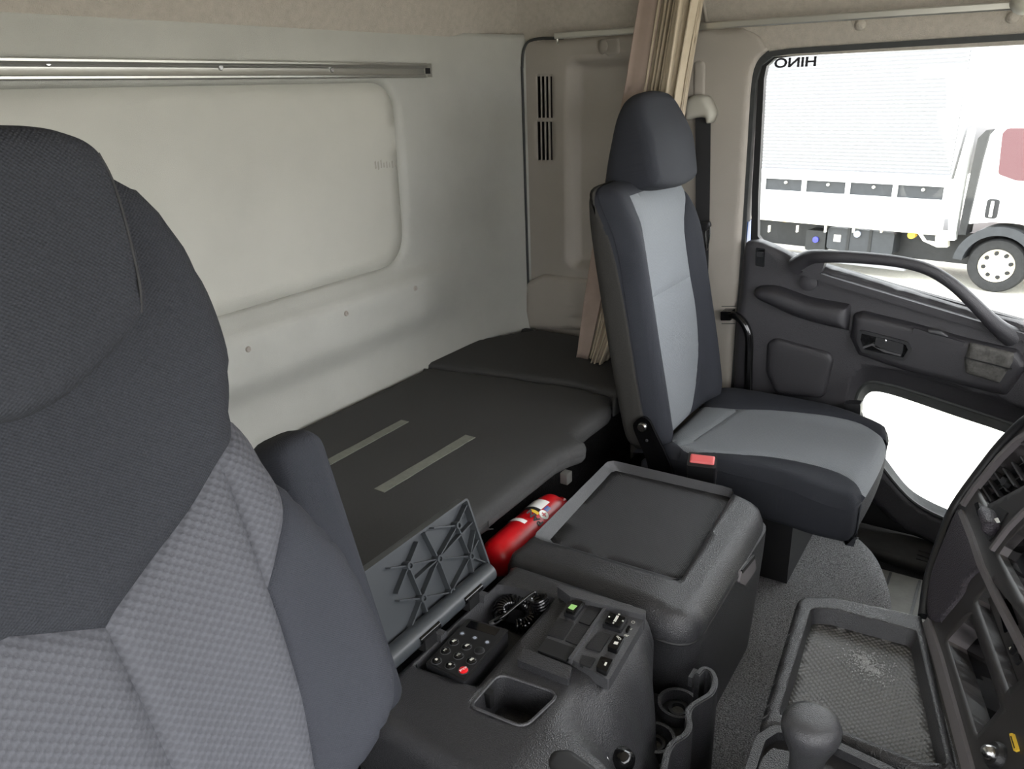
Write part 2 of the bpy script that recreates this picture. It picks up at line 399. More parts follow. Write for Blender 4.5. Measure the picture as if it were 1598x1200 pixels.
M['stack'] = mat('satin brown black fascia', (48, 46, 46), .38, .5, (('grain', 900, .0002),), (8, .05))
M['bezel'] = mat('grey fascia edge', (100, 96, 97), .35, .5, (('grain', 900, .0002),))
M['dirty'] = mat('dusty worn plastic', (74, 73, 70), .7, .3, (('noise', 120, .002),), (60, .35))
M['glass'] = glass_mat('clear window glass', (.93, .95, .95))
M['sticker'] = mat('dark lettering', (38, 38, 44), .5, .3)
M['gravel'] = mat('pale gravel yard', (196, 192, 180), .95, .1, (('noise', 30, .01),), (25, .10))
M['twhite'] = mat('white truck paint', (228, 229, 226), .35, .5)
M['trib'] = mat('aluminium siding ribs', (160, 160, 162), .45, .4)
M['tcream'] = mat('cream painted steel', (224, 220, 204), .5, .4, (), (6, .05))
M['talu'] = mat('brushed aluminium siding', (120, 120, 122), .45, .4)
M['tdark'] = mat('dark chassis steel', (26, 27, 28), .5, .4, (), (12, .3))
M['tmesh'] = mat('dark side guard panel', (44, 46, 49), .5, .4, (), (12, .15))
M['tyre'] = mat('tyre rubber', (44, 44, 44), .85, .2, (), (20, .15))
M['rim'] = mat('cream wheel steel', (214, 206, 188), .45, .45)
M['tglass'] = mat('dark truck window', (78, 40, 48), .1, .5)
M['stain'] = mat('faint grey rub mark', (150, 148, 140), .7, .2, (), (90, .08))
M['smudge'] = mat('chalky scuffed patch', (150, 151, 150), .8, .2, (('noise', 300, .002),), (150, .3))

# ============================================================ THE CAB SHELL
YW = 1.52       # back wall
XS = 2.27       # side trim
XD = 2.25       # inner face of the door trim
FB = Frame((0, YW, 0), (1, 0, 0), (0, 0, 1))          # back wall: a = x, b = z, n = into the cab
FS = Frame((XS, 0, 0), (0, -1, 0), (0, 0, 1))         # side trim: a = -y, b = z, n = into the cab
FD = Frame((XD, 0, 0), (0, -1, 0), (0, 0, 1))
def hwall(a, b):
    ledge = .038 * smooth(b, .895, .845) * smooth(b, .66, .76) * smooth(a, 1.98, 1.70)
    return ledge + .61 * np.clip(a - 1.95, 0, 1) ** 2 + .012 * smooth(b, .64, .56)
panel = rpoly([(-.28, .905), (1.705, .905), (1.715, 1.405), (-.28, 1.405)], [.01, .11, .09, .01], 8)
wall = pad('wall_back', FB, [(-.40, .03), (2.33, .03), (2.33, 1.54), (-.40, 1.54)], M['wall'], None, hwall, .016, .035, .014, rim=panel, holes=[panel], cap=False)
meta(wall, kind='structure')
pad('wall_panel', Frame((0, YW + .0155, 0), (1, 0, 0), (0, 0, 1)), offs(panel, -.006), M['wallpan'], wall, 0, 0, .01, .05)
rg = random.Random(5)
for k in range(9):
    a, b = FB.pix(586 + k * 4.4, 257 + rg.uniform(-1.5, 1.5), -.0155); w_, h_ = rg.uniform(.002, .0035), rg.uniform(.007, .013)
    prism('rub_mark', Frame((0, YW + .0155, 0), (1, 0, 0), (0, 0, 1)), rpoly([(a - w_, b - h_), (a + w_, b - h_ * .8), (a + w_ * .8, b + h_), (a - w_, b + h_ * .7)], .002, 2), -.001, .0003, M['stain'], wall)
for u, v in ((387, 545), (540, 489), (648, 450)):
    a, b = FB.pix(u, v, hwall); n = float(hwall(np.array([a]), np.array([b]))[0])
    s = lathe('screw', FB.w(a, b, n - .002), FB.en, [(.0075, 0), (.0075, .004), (.006, .006), (.0035, .006), (.003, .0045), (0, .0045)], M['trimgrey'], wall, 16)
# small scuffs rubbed into the wall
# aluminium curtain rail along the back wall
def rail_profile(name, fr, p0, p1, prof, m, parent):
    """profile (n, across) swept from p0 to p1"""
    p0, p1 = np.array(p0), np.array(p1); t = (p1 - p0) / np.linalg.norm(p1 - p0); up = fr.eb - t * (fr.eb @ t); up /= np.linalg.norm(up)
    return loft(name, [[p + fr.en * n + up * b for n, b in prof] for p in (p0, p1)], m, parent, auto=20)
br = root('curtain_rail', (.75, YW - .01, 1.425), 'slotted aluminium curtain rail screwed along the grey back wall', 'curtain rail')
prof = [(.0, -.019), (.012, -.019), (.014, -.016), (.014, -.012), (.008, -.010), (.006, -.004), (.006, .004), (.008, .008), (.016, .009), (.019, .013), (.019, .017), (.016, .019), (.0, .019)]
rail_profile('rail_body', FB, (-.32, YW - .001, 1.4395), (1.835, YW - .001, 1.4345), prof, M['alu'], br)
for u, v in ((75, 98), (345, 105), (519, 109)):
    a, b = FB.pix(u, v, .01); lathe('screw', FB.w(a, b, .004), FB.en, [(.007, 0), (.007, .004), (.005, .0065), (0, .0065)], M['chrome'], br, 14)
a, b = FB.pix(655, 113, .01)
ec = box('end_stop', (1.835, YW - .017, 1.4165), (1.857, YW - .001, 1.4525), M['alu'], br, .003)
box('stop_slot', (1.829, YW - .0185, 1.426), (1.848, YW - .0155, 1.441), M['black'], br, .001)

# headliner
FC = Frame((0, 0, 1.90), (1, 0, 0), (0, 1, 0))
ceil = pad('ceiling', FC, [(-.42, -.75), (2.285, -.75), (2.285, 1.523), (-.42, 1.523)], M['liner'], None, 0, .38, .384, .045, cap=False)
meta(ceil, kind='structure')
def clip(pos, ax, parent, r=.014, m='liner'): return lathe('clip', pos, ax, [(r * 1.15, -.004), (r * 1.1, .001), (r, .003), (r * .6, .0075), (0, .0085)], M[m], parent, 18)
def ceil_pt(u, v, y=None, x=None):
    return PY(u, v, y) if y is not None else PX(u, v, x)
for u, v in ((358, 4), (572, 17), (722, 45)):
    q = PY(u, v, 1.514); z = q[2]; e = 1 - (1 - np.clip((.0) / .38, 0, 1))
    clip(PY(u, v, 1.521 - .0), (0, -1, .05), ceil, .013)
# header over the door, between curtain rail and window
head = pad('trim_1', Frame((XS + .012, 0, 0), (0, -1, 0), (0, 0, 1)), [(-1.05, 1.435), (.75, 1.425), (.75, 1.545), (-1.05, 1.545)], M['liner'], None, 0, .008, .03, .04); meta(head, kind='structure')
for u, v in ((1342, 39), (1580, 27)): clip(PX(u, v, XS + .012), (-1, 0, 0), head, .0125, 'liner')
tube('bead', [PX(1104, 38, 2.262), PX(1100, 18, 2.258), PX(1096, -6, 2.25)], .006, M['trimgrey'], head, 8)

# side trim panel with recess, vents and hook
rec = rpoly([FS.pix(*p) for p in ((887, 96), (1040, 88), (1035, 420), (885, 417))], .035, 6)
rec = ccw(rec)
lipq = ccw(rpoly([FS.pix(*p) for p in ((858, 440), (1060, 432), (1060, 470), (862, 470))], .015, 4))
def sdf(ab, poly):
    d = dist(ab, poly); return np.where(inside(ab, poly), -d, d)
def hside(a, b):
    ab = np.c_[a, b]; return -.050 * smooth(sdf(ab, rec), .004, -.018) - .012 * smooth(a, -1.30, -1.43)
st_out = [FS.pix(*p) for p in ((868, 62), (1000, 52), (1100, 46), (1158, 44))] + spline([FS.pix(*p) for p in ((1158, 44), (1182, 56), (1198, 78))], 4)[1:] + \
    spline([FS.pix(*p) for p in ((1198, 78), (1180, 96), (1171, 130), (1165, 220), (1157, 350), (1149, 470), (1138, 620))], 4)[1:] + [(-.62, .05), (-1.525, .05), (-1.525, 1.42), (-1.49, 1.53)]
slots = []
for r0, r1 in (((119, 184)), ((190, 250))):
    for k in range(4):
        u = 839.5 + k * 6.6
        slots.append(rrect(*FS.pix(u, r1, -.01), *FS.pix(u + 3.4, r0, -.01), .001, 2))
side = pad('wall_left', FS, st_out, M['trimgrey'], None, hside, .008, .04, .012, holes=slots, cap=False); meta(side, kind='structure')
a0, b0 = FS.pix(832, 256); a1, b1 = FS.pix(870, 112)
prism('vent_box', FS, [(a0, b0), (a1, b0), (a1, b1), (a0, b1)], -.06, -.03, M['black'], side, .002)
for s_ in slots:   # thin dark lining of every vent slot
    o_ = ccw(s_); ring('vent_slot', FS, o_, offs(o_, .0007), -.028, -.0125, M['plastd'], side)
tube('joint', [(2.2655, 1.4565, .56), (2.2655, 1.4565, 1.36), (2.266, 1.456, 1.44), (2.267, 1.446, 1.50), (2.267, 1.41, 1.522), (2.266, 1.30, 1.520)], .0045, M['seal'], side, 8, 5)
hk = pad('hook_plate', FS, rpoly([FS.pix(*p) for p in ((932, 62), (966, 58), (968, 84), (950, 88), (932, 76))], .012, 4), M['trimgrey'], side, .004, .004, .004, .006)
hook = loft('coat_hook', [[FS.w(FS.pix(u, v)[0] + dx * s, FS.pix(u, v)[1] + dy * s, n) for dx, dy in ell(0, 0, .013, .02, 12)] for u, v, n, s in ((940, 74, .0, 1.), (945, 73, .02, 1.05), (950, 73, .03, .9), (952, 73, .034, .5))], M['trimgrey'], side)
sl_o = rpoly([FS.pix(*p) for p in ((1083, 94), (1101, 94), (1100, 156), (1082, 156))], .018, 5); sl_o = ccw(sl_o)
pad('belt_slide_cover', FS, sl_o, M['trimgrey'], side, .003, .004, .003, .01, seam=0)
for (u0, v0, u1, v1) in ((1126, 478, 1149, 478), (1126, 505, 1147, 505)):
    a, b = FS.pix(u0, v0); a1, b1 = FS.pix(u1, v1); prism('panel_joint', FS, [(a, b - .0012), (a1, b1 - .0012), (a1, b1 + .0012), (a, b + .0012)], -.001, .0006, M['seal'], side)
# low ledge moulded at the foot of the side trim
pad('ledge', FS, rpoly([FS.pix(*p) for p in ((820, 512), (824, 440), (850, 428), (930, 436), (1060, 440), (1060, 520))], .02, 4), M['trimgrey'], side, .014, .014, .002, .012)

# door opening frame: blue body edge and rubber seal
pil = root('trim_2', (2.31, .70, .1), kind='structure')
def strip(name, fr, pts, w, n0, n1, m, parent, bev=.002):
    p = [np.array(fr.pix(*q)) for q in pts]; L = []; Rr = []
    for i in range(len(p)):
        t = p[min(i + 1, len(p) - 1)] - p[max(i - 1, 0)]; t /= np.linalg.norm(t); nn = np.array([-t[1], t[0]]); L.append(tuple(p[i] + nn * w / 2)); Rr.append(tuple(p[i] - nn * w / 2))
    return prism(name, fr, L + Rr[::-1], n0, n1, m, parent, bev)
FO = Frame((2.305, 0, 0), (0, -1, 0), (0, 0, 1))
strip('rubber_seal', FO, [(1206, 84), (1186, 100), (1177, 130), (1170, 230), (1162, 360), (1154, 470), (1143, 640)], .022, -.02, .025, M['seal'], pil, .004)
strip('body_edge', FO, [(1164, 345), (1158, 420), (1152, 490), (1143, 640)], .022, -.03, .012, M['blue'], pil)
strip('header_seal', FO, [(1200, 86), (1240, 80), (1400, 70), (1598, 58), (1800, 46)], .014, -.02, .03, M['seal'], pil, .004)

# ------------------------------------------------------------ passenger door
door = root('door_1', (XD + .03, .1, .1), kind='structure')
top = [(1163, 376), (1180, 377), (1202, 385), (1238, 404), (1298, 421), (1400, 453), (1520, 489), (1598, 508), (1740, 548)]
bot = [(1740, 915), (1598, 888), (1500, 870), (1460, 858), (1410, 838), (1355, 787), (1300, 740), (1230, 700), (1140, 690)]
out = [FD.pix(*p) for p in top] + [FD.pix(*p) for p in bot] + [FD.pix(*p) for p in ((1144, 600), (1150, 490), (1158, 400))]
lw_o = [(1325, 634), (1328, 604), (1340, 581), (1360, 571), (1420, 583), (1520, 612), (1620, 646), (1690, 680), (1700, 800), (1600, 850), (1540, 842), (1478, 822), (1442, 805), (1413, 782), (1373, 737), (1340, 690)]
lw_i = [(1346, 645), (1347, 626), (1354, 615), (1368, 611), (1405, 620), (1490, 649), (1568, 675), (1640, 705), (1650, 790), (1580, 818), (1530, 811), (1487, 798), (1445, 779), (1417, 760), (1391, 728), (1362, 685)]
FG = Frame((2.315, 0, 0), (0, -1, 0), (0, 0, 1))
ho = spline([FD.pix(*p) for p in lw_o], 3, True); hi = spline([FG.pix(*p) for p in lw_i], 3, True)
wob = lambda a, b: .012 * smooth(b, .80, .70) * smooth(b, .44, .58) - .02 * smooth(b, .35, .15)
trim = pad('door_trim', FD, rpoly(out, [.02] + [0] * 7 + [.01] * 2 + [.02] * 8 + [0] * 3, 4), M['door'], door, wob, .012, .05, .016, holes=[ho])
# jamb of the low kerb window
def quads(name, A, B, m, parent):
    n = len(A); return link(name, list(A) + list(B), [[i, (i + 1) % n, n + (i + 1) % n, n + i] for i in range(n)], m, parent, None, True, None, 60)
lw = root('low', (2.30, .1, .3)); lw.parent = door; lw.location = Vector((2.30, .1, .3)) - door.location; lw.name = 'kerb_window'
mid = [tuple(.45 * np.array(p) + .55 * np.array(q)) for p, q in zip(ho, hi)]
quads('jamb', [FD.w(*p, float(wob(np.array([p[0]]), np.array([p[1]]))[0]) - .010) for p in ho], [FD.w(*p, -.022) for p in mid], M['door'], lw)
quads('rubber_gasket', [FD.w(*p, -.020) for p in mid], [FG.w(*p, .0) for p in hi], M['seal'], lw)
tube('gasket_bead', [FD.w(*p, -.020) for p in mid], .005, M['seal'], lw, 6, 1, True, smoothpath=False)
prism('pane', FG, hi, -.004, -.001, M['glass'], lw)
# upper window: frame and pane
FU = Frame((2.30, 0, 0), (0, -1, 0), (0, 0, 1))
wo = [(1184, 120), (1190, 100), (1204, 88), (1240, 83), (1400, 74), (1598, 62), (1760, 52), (1760, 560), (1598, 512), (1400, 457), (1245, 412), (1180, 385), (1172, 375), (1174, 300)]
wi = [(1193, 122), (1197, 103), (1210, 91), (1244, 87), (1400, 79), (1598, 68), (1740, 59), (1740, 545), (1598, 500), (1400, 446), (1245, 400), (1192, 380), (1183, 368), (1184, 300)]
wf = root('w', (2.30, .1, .9)); wf.parent = door; wf.location = Vector((2.30, .1, .9)) - door.location; wf.name = 'window_frame'
ring('frame_rubber', FU, ccw([FU.pix(*p) for p in wo]), ccw([FU.pix(*p) for p in wi]), -.02, .004, M['black'], wf, .003)
pn = prism('pane', Frame((2.318, 0, 0), (0, -1, 0), (0, 0, 1)), [FU.pix(*p) for p in wo], -.003, .0, M['glass'], wf)
FGL = Frame((2.314, 0, 0), (0, -1, 0), (0, 0, 1)); a, b = FGL.pix(1241, 98)
lettering('lettering', 'HINO', FGL, a, b, .0, .034, M['sticker'], wf, .0002, 1.3, 0., True, .0009)
# sill lip along the window
strip('sill_lip', FD, [(1240, 416), (1300, 436), (1400, 466), (1520, 502), (1640, 535)], .02, -.01, .022, M['door'], door, .006)
# armrest and switch panel
arm = pad('armrest', FD, spline([FD.pix(*p, .03) for p in ((1174, 458), (1180, 450), (1196, 448), (1216, 451), (1259, 466), (1301, 474), (1322, 478), (1322, 478), (1325, 484), (1323, 518), (1323, 518), (1280, 508), (1235, 494), (1196, 476), (1180, 468))], 4, True), M['doorsoft'], door, .045, .030, .0, .007)
pul = pad('pull_panel', FD, rpoly([FD.pix(*p, .03) for p in ((1330, 492), (1345, 488), (1424, 507), (1508, 530), (1588, 548), (1606, 572), (1570, 620), (1500, 604), (1409, 580), (1338, 556), (1325, 528))], .012, 3), M['doorsoft'], door, .036, .022, .0, .008)
FP = Frame((XD - .036, 0, 0), (0, -1, 0), (0, 0, 1))
hb = ccw(rpoly([FP.pix(*p) for p in ((1341, 513), (1418, 533), (1424, 545), (1413, 563), (1345, 549), (1337, 530))], .012, 4))
hr_ = root('h', FP.w(*hb[0])); hr_.parent = door; hr_.location = Vector(tuple(FP.w(*hb[0]))) - door.location; hr_.name = 'door_handle'
ring('handle_bezel', FP, hb, offs(hb, .009), -.002, .006, M['plastd'], hr_, .002)
prism('recess', FP, offs(hb, .006), -.003, .0012, M['gloss'], hr_)
prism('lever', FP, rpoly([FP.pix(*p) for p in ((1368, 524), (1411, 535), (1409, 551), (1366, 540))], .006, 3), .001, .011, M['plastd'], hr_, .004)
strip('lever_edge', FP, [(1348, 541), (1362, 536), (1380, 546), (1407, 553)], .006, .002, .011, M['plasts'], hr_, .002)
lathe('lock_pin', FP.w(*FP.pix(1383, 530), .009), FP.en, [(.004, 0), (.004, .004), (0, .005)], M['chrome'], hr_, 10)
prism('switch_pad', FP, rpoly([FP.pix(*p) for p in ((1426, 511), (1505, 534), (1503, 541), (1424, 520))], .004, 3), -.003, .004, M['doorsoft'], door, .002)
pad('switch_nub', FP, rpoly([FP.pix(*p) for p in ((1446, 513), (1470, 516), (1484, 527), (1450, 520))], .004, 3), M['plasts'], door, .007, .004, .002, .004)
ash = pad('ashtray', FP, rpoly([FP.pix(*p) for p in ((1513, 534), (1583, 551), (1581, 566), (1560, 599), (1506, 582), (1504, 562))], .008, 3), M['dirty'], door, .009, .012, .002, .006)
strip('lid_joint', FP, [(1506, 556), (1550, 567), (1579, 575)], .003, .0045, .0115, M['black'], ash, .0)
pad('pocket_panel', FD, rpoly([FD.pix(*p, .012) for p in ((1197, 534), (1212, 526), (1295, 549), (1302, 560), (1287, 622), (1211, 615), (1195, 580))], .03, 5), M['doorsoft'], door, .02, .010, .004, .01, bulge=.004)
lathe('cap', FD.w(*FD.pix(1262, 441, .012), .008), FD.en, [(.024, 0), (.024, .006), (.022, .0075), (.002, .0075)], M['door'], door, 24)
lt = ccw(rpoly([FD.pix(*p) for p in ((1180, 386), (1194, 388), (1193, 417), (1179, 414))], .004, 3))
prism('lock_slot', FD, lt, -.004, .003, M['gloss'], door, .001)
prism('lock_knob', FD, rpoly([FD.pix(*p) for p in ((1183, 391), (1193, 392), (1192, 400), (1183, 399))], .002, 2), .002, .014, M['plastd'], door, .002)
prism('window_latch', FD, rpoly([FD.pix(*p) for p in ((1320, 624), (1346, 626), (1346, 642), (1322, 640))], .004, 3), -.005, .03, M['plastd'], door, .004)
# grab handle that arches across the sill
def at(fr, u, v, n): return fr.w(*fr.pix(u, v, n), n)
gp = [at(FD, u, v, n) for u, v, n in ((1243, 415, .01), (1262, 402, .035), (1290, 400, .06), (1340, 402, .066), (1400, 408, .068), (1445, 419, .068), (1482, 440, .066), (1512, 466, .06), (1540, 494, .045), (1562, 514, .022), (1580, 526, .0))]
tube('grab_handle', gp, lambda t: .015 + .012 * abs(2 * t - 1) ** 3, M['door'], door, 14, 6)
prism('handle_foot', FD, rpoly([FD.pix(*p, .01) for p in ((1240, 413), (1264, 394), (1292, 402), (1284, 424), (1262, 424))], .008, 3), -.004, .034, M['door'], door, .008)

gc = root('rail_cap', tuple(PX(1596, 6, 2.17)), 'pale grey rounded end cap at the front of the rail above the door', 'cap')
pc = PX(1600, 2, 2.17); loft('cap_shell', [[(pc[0] + x, pc[1] + .030 * r * math.cos(t), pc[2] + .026 * r * math.sin(t)) for t in np.linspace(0, 2 * PI, 25)[:-1]] for x, r in ((.03, 1), (.01, 1), (-.006, .9), (-.014, .7), (-.018, .4), (-.019, .05))], M['beltgrey'], gc)
# ------------------------------------------------------------ floor
fl = box('floor', (-.36, -.75, -.03), (2.33, 1.52, .03), M['carpetd'], None, .002); meta(fl, kind='structure')
FF = Frame((0, 0, .145), (1, 0, 0), (0, 1, 0))
hump = spline([(.35, -.6), (1.2, -.6), (1.75, -.35)] + [FF.pix(*p) for p in ((1420, 985), (1396, 945), (1389, 905), (1372, 866), (1340, 832), (1312, 812))] + [(2.19, .45), (2.19, .80), (2.19, .80), (.35, .80), (.35, .80)], 4, True)
cp_ = pad('floor_carpet', FF, hump, M['carpet'], None, lambda a, b: .004 * np.sin(a * 21) * np.sin(b * 17), .03, .115, .014)
meta(cp_, 'worn dark grey carpet over the raised middle floor of the cab', 'carpet')
fm = root('rubber_mat', (2.1, 0, .03), 'worn grey ribbed rubber mat in the footwell by the door sill', 'mat')
box('mat_sheet', (1.45, -.62, .031), (2.128, .36, .040), M['mat'], fm, .003)
for k in range(7):
    yy = .30 - k * .075; box('rib', (1.80, yy, .040), (2.12, yy + .007, .0425), M['matd'], fm, .001, 1)
FM = Frame((0, 0, .04), (1, 0, 0), (0, 1, 0))
sill = pad('trim_3', Frame((0, 0, .062), (1, 0, 0), (0, 1, 0)), spline([(2.30, .6), (2.19, .6), (2.19, .42), (2.185, .22), (2.17, .05), (2.15, -.15), (2.13, -.6), (2.30, -.6)], 3, True), M['matd'], None, lambda a, b: .012 * smooth(a, 2.20, 2.27), .012, .04, .012); meta(sill, kind='structure')
for k in range(3):
    tube('groove', [(2.195 + .018 * k, .10, .063 + .004 * k), (2.188 + .018 * k, .0, .063 + .004 * k), (2.178 + .018 * k, -.12, .063 + .004 * k)], .002, M['black'], sill, 6, 3)
# outer skin of the cab: door outer panel, roof and driver's door below the window
ob = box('wall_1', (2.31, .36, -.25), (2.36, 1.55, .52), M['black'], None, .005); meta(ob, kind='structure'); ob.name = 'wall_outer'
ob2 = prism('trim_4', Frame((2.335, 0, 0), (0, -1, 0), (0, 0, 1)), [(-.40, -.25), (.75, -.25), (.75, .12)] + [FG.pix(u, v + 16) for u, v in ((1580, 818), (1530, 811), (1487, 798), (1445, 779), (1417, 760), (1391, 728), (1362, 685), (1346, 645))] + [(-.40, .52)], -.03, .0, M['black'], None); meta(ob2, kind='structure')
dv = box('wall_right', (-.42, -.60, .0), (-.34, 1.52, .72), M['door'], None, .01); meta(dv, kind='structure')
dq = box('wall_right_rear', (-.42, .64, .72), (-.34, 1.52, 1.60), M['trimgrey'], None, .01); meta(dq, kind='structure')  # unseen rear side panel, added to darken the back of the cab
dh_ = box('trim_6', (-.42, -.60, 1.42), (-.34, .64, 1.60), M['liner'], None, .01); meta(dh_, kind='structure')  # unseen door header, added with it to narrow the opening for light
ap = loft('trim_7', [[(x, y + dy, z) for x, y in ((2.30, -.165), (2.30, -.30), (2.20, -.32), (2.19, -.175))] for z, dy in ((.55, .0), (1.0, .0), (1.55, .02))], M['trimgrey'], None); meta(ap, kind='structure')

def resamp_(poly, n):
    q = np.array(list(poly) + [poly[0]]); L = np.r_[0, np.cumsum(np.hypot(*np.diff(q, axis=0).T))]; t = np.linspace(0, L[-1], n + 1)[:-1]
    return [(float(np.interp(x, L, q[:, 0])), float(np.interp(x, L, q[:, 1]))) for x in t]

# ============================================================ BED
FBd = Frame((0, 0, .57), (1, 0, 0), (0, 1, 0))
def bp(*pts): return [FBd.pix(*p) for p in pts]
yb = YW - .026
main = [(-.33, .83)] + [(x, .822) for x in (.2, .7, 1.1, 1.38)] + [(1.425, .812), (1.463, .796), (1.487, .800), (1.498, .825)] + [(1.515, .845), (1.60, .848), (1.70, .846), (1.728, .852), (1.737, .872)] + bp((955, 617), (900, 602), (800, 588), (700, 575), (658, 571)) + [(1.70, yb), (-.33, yb)]
bd_ = root('bed_mattress', (.7, 1.17, .515), 'long charcoal mattress along the back wall with two strips of tape', 'mattress')
pad('cushion_top', FBd, rpoly(main, .012, 3), M['bed'], bd_, 0, .018, .026, .02, cap=False)
pad('cushion_underside', Frame((0, 0, .5485), (1, 0, 0), (0, 1, 0)), offs(rpoly(main, .012, 3), .001), M['bed'], bd_, 0, .003, .030, .05, backR=.014)
prism('latch', Frame((0, .815, 0), (1, 0, 0), (0, 0, 1)), rrect(1.40, .488, 1.425, .517, .003, 2), -.01, .008, M['alu'], bd_, .002)
side_m = bp((660, 568), (700, 573), (800, 586), (900, 600), (956, 614)) + [(1.742, .86), (2.235, .86), (2.235, 1.455), (2.20, 1.46)] + bp((850, 512), (800, 519), (745, 529), (700, 545), (668, 558))
bs = pad('bed_mattress', FBd, rpoly(side_m, .01, 3), M['bed'], None, .002, .016, .05, .02); meta(bs, 'short charcoal corner mattress with a rounded back edge behind the passenger seat', 'mattress')
bb = box('trim_5', (-.33, .93, .031), (2.25, YW - .06, .514), M['carpetd'], None, .004); meta(bb, kind='structure')
def tape(p0, p1, wd, lab):
    A = np.array(FBd.pix(*p0)); B = np.array(FBd.pix(*p1)); t = (B - A) / np.linalg.norm(B - A); n = np.array([-t[1], t[0]]) * wd / 2
    k = 9; top = [tuple(A + (B - A) * i / k + n * (1 + .06 * random.uniform(-1, 1))) for i in range(k + 1)]; bo = [tuple(A + (B - A) * i / k - n * (1 + .06 * random.uniform(-1, 1))) for i in range(k + 1)]
    o = prism('tape_strip', FBd, top + bo[::-1], -.0005, .0012, M['tape'], None); meta(o, lab, 'tape', 'tape strips on the mattress')
tape((632, 657), (500, 729), .027, 'dull grey tape strip with a curled side, nearer the back wall')
tape((734, 681), (592, 766), .030, 'dull grey tape strip on the mattress nearer the open console lid')

# ============================================================ DRIVER'S SEAT
t_ = math.radians(12)
FR = Frame((.12, .50 - (1.315 - .55) * math.tan(t_), .55), (1, 0, 0), (0, math.sin(t_), math.cos(t_)))
def hb_(a, b):
    aa = np.abs(a)
    return .050 * smooth(aa, .13, .25) * smooth(b, .46, .25) + .012 * smooth(aa, .10, .2) * smooth(b, .3, .5) - .02 * smooth(aa, .05, .2) * smooth(b, .45, .62)
def mir(pts): return pts + [(-a, b) for a, b in pts[::-1]]
def fp(pts, h=None): return [FR.pix(u, v, h or hb_) for u, v in pts]
ds = root('driver_seat', (.12, .35, .15), 'driver seat with charcoal integrated headrest and grey honeycomb cloth, folded armrest at its side', 'seat')
rs_ = spline(fp([(140, 236), (190, 254), (226, 270), (258, 298), (292, 340), (330, 400), (364, 475), (385, 545), (388, 600), (390, 648), (415, 690), (447, 730), (482, 768), (530, 818), (576, 880), (610, 955), (634, 1020), (644, 1070), (640, 1115), (620, 1165), (590, 1215)]), 4)
bot_a = [(rs_[-1][0] - .03, rs_[-1][1] - .02), (rs_[-1][0] - .08, rs_[-1][1] - .03)]
outl = ccw(mir([(0.02, rs_[0][1] + .01), (.10, rs_[0][1] + .008)] + rs_ + bot_a))
RIM = outl
kw = dict(h=hb_, R=.035, rim=RIM, skirt=False, cell=.009, seam=.006, sw=.0045)
b_up = spline(fp([(390, 648), (374, 684), (350, 716), (300, 800), (240, 880), (190, 950), (172, 982)]), 4)
lowc = fp([(172, 982)])[0]
arch = [p for p in spline(fp([(172, 982), (120, 987), (60, 993), (0, 998)]), 3) if p[0] > .012]; lowb = arch[-1][1]
ctr = spline(fp([(172, 982), (220, 1082), (275, 1200), (330, 1330)]), 4)
mids = spline(fp([(350, 716), (388, 820), (425, 920), (452, 1000), (478, 1090), (498, 1200), (510, 1290)]), 4)
bol = spline(fp([(390, 648), (425, 695), (449, 738), (453, 785), (443, 845), (425, 920)]), 4)
i_sh = min(range(len(rs_)), key=lambda i: abs(rs_[i][0] - b_up[0][0]) + abs(rs_[i][1] - b_up[0][1]))
upper_r = [(.02, rs_[0][1] + .01), (.10, rs_[0][1] + .008)] + rs_[:i_sh + 1] + b_up[1:]
pad('backrest_upper', FR, mir([(1e-4, rs_[0][1] + .01)] + upper_r[1:] + arch[1:] + [(1e-4, lowb + .001)]), M['navy'], ds, **kw)
bmin = min(p[1] for p in outl) + .004
ctr = [p for p in ctr if p[1] > bmin] ; ctr.append((ctr[-1][0] + .004, bmin))
pad('backrest_centre', FR, mir([(1e-4, lowb + .001)] + arch[::-1][:-1] + ctr), M['greyweave'], ds, **kw)
mids = [p for p in mids if p[1] > bmin]; mids.append((mids[-1][0] + .004, bmin))
i_m = min(range(len(b_up)), key=lambda i: abs(b_up[i][0] - mids[0][0]) + abs(b_up[i][1] - mids[0][1]))
i_b = min(range(len(mids)), key=lambda i: abs(mids[i][0] - bol[-1][0]) + abs(mids[i][1] - bol[-1][1]))
i_o = min(range(len(rs_)), key=lambda i: abs(rs_[i][0] - fp([(449, 733)])[0][0]) + abs(rs_[i][1] - fp([(449, 733)])[0][1]))
for s in (1, -1):
    S_ = lambda q: [(s * a, b) for a, b in q]
    pad('backrest_inset', FR, S_(ctr + mids[::-1] + b_up[i_m + 1:]), M['greyweave'], ds, **kw)
    pad('backrest_wing', FR, S_(b_up[:i_m + 1] + mids[1:i_b + 1] + bol[-2:0:-1]), M['greyweave'], ds, **kw)
    pad('bolster', FR, S_(bol[:] + mids[i_b + 1:] + [p for p in bot_a[::-1]] + rs_[i_sh:][::-1]), M['navyside'], ds, **kw)
def hback(a, b): return hb_(a, b) - .037
pad('backrest_shell', FR, outl, M['navy'], ds, hback, .0, .13, .02, backR=.03)
hh = lambda a, b: hb_(a, b) + .012 + .040 * smooth(b, .42, .62) - .10 * np.clip(np.abs(a) - .07, 0, 1) ** 1.5
hr_r = spline(fp([(0, 183), (60, 185), (105, 192), (145, 208), (175, 236), (198, 284), (218, 345), (236, 415), (247, 470), (238, 492), (205, 538), (130, 612), (60, 652), (0, 664)], hh), 6)
hr_p = ccw(mir([(1e-4, hr_r[0][1] + .006)] + [p for p in hr_r if p[0] > 0.01] + [(1e-4, hr_r[-1][1] + .0)]))
pad('headrest', FR, hr_p, M['navy'], ds, hh, .018, .06, .011)
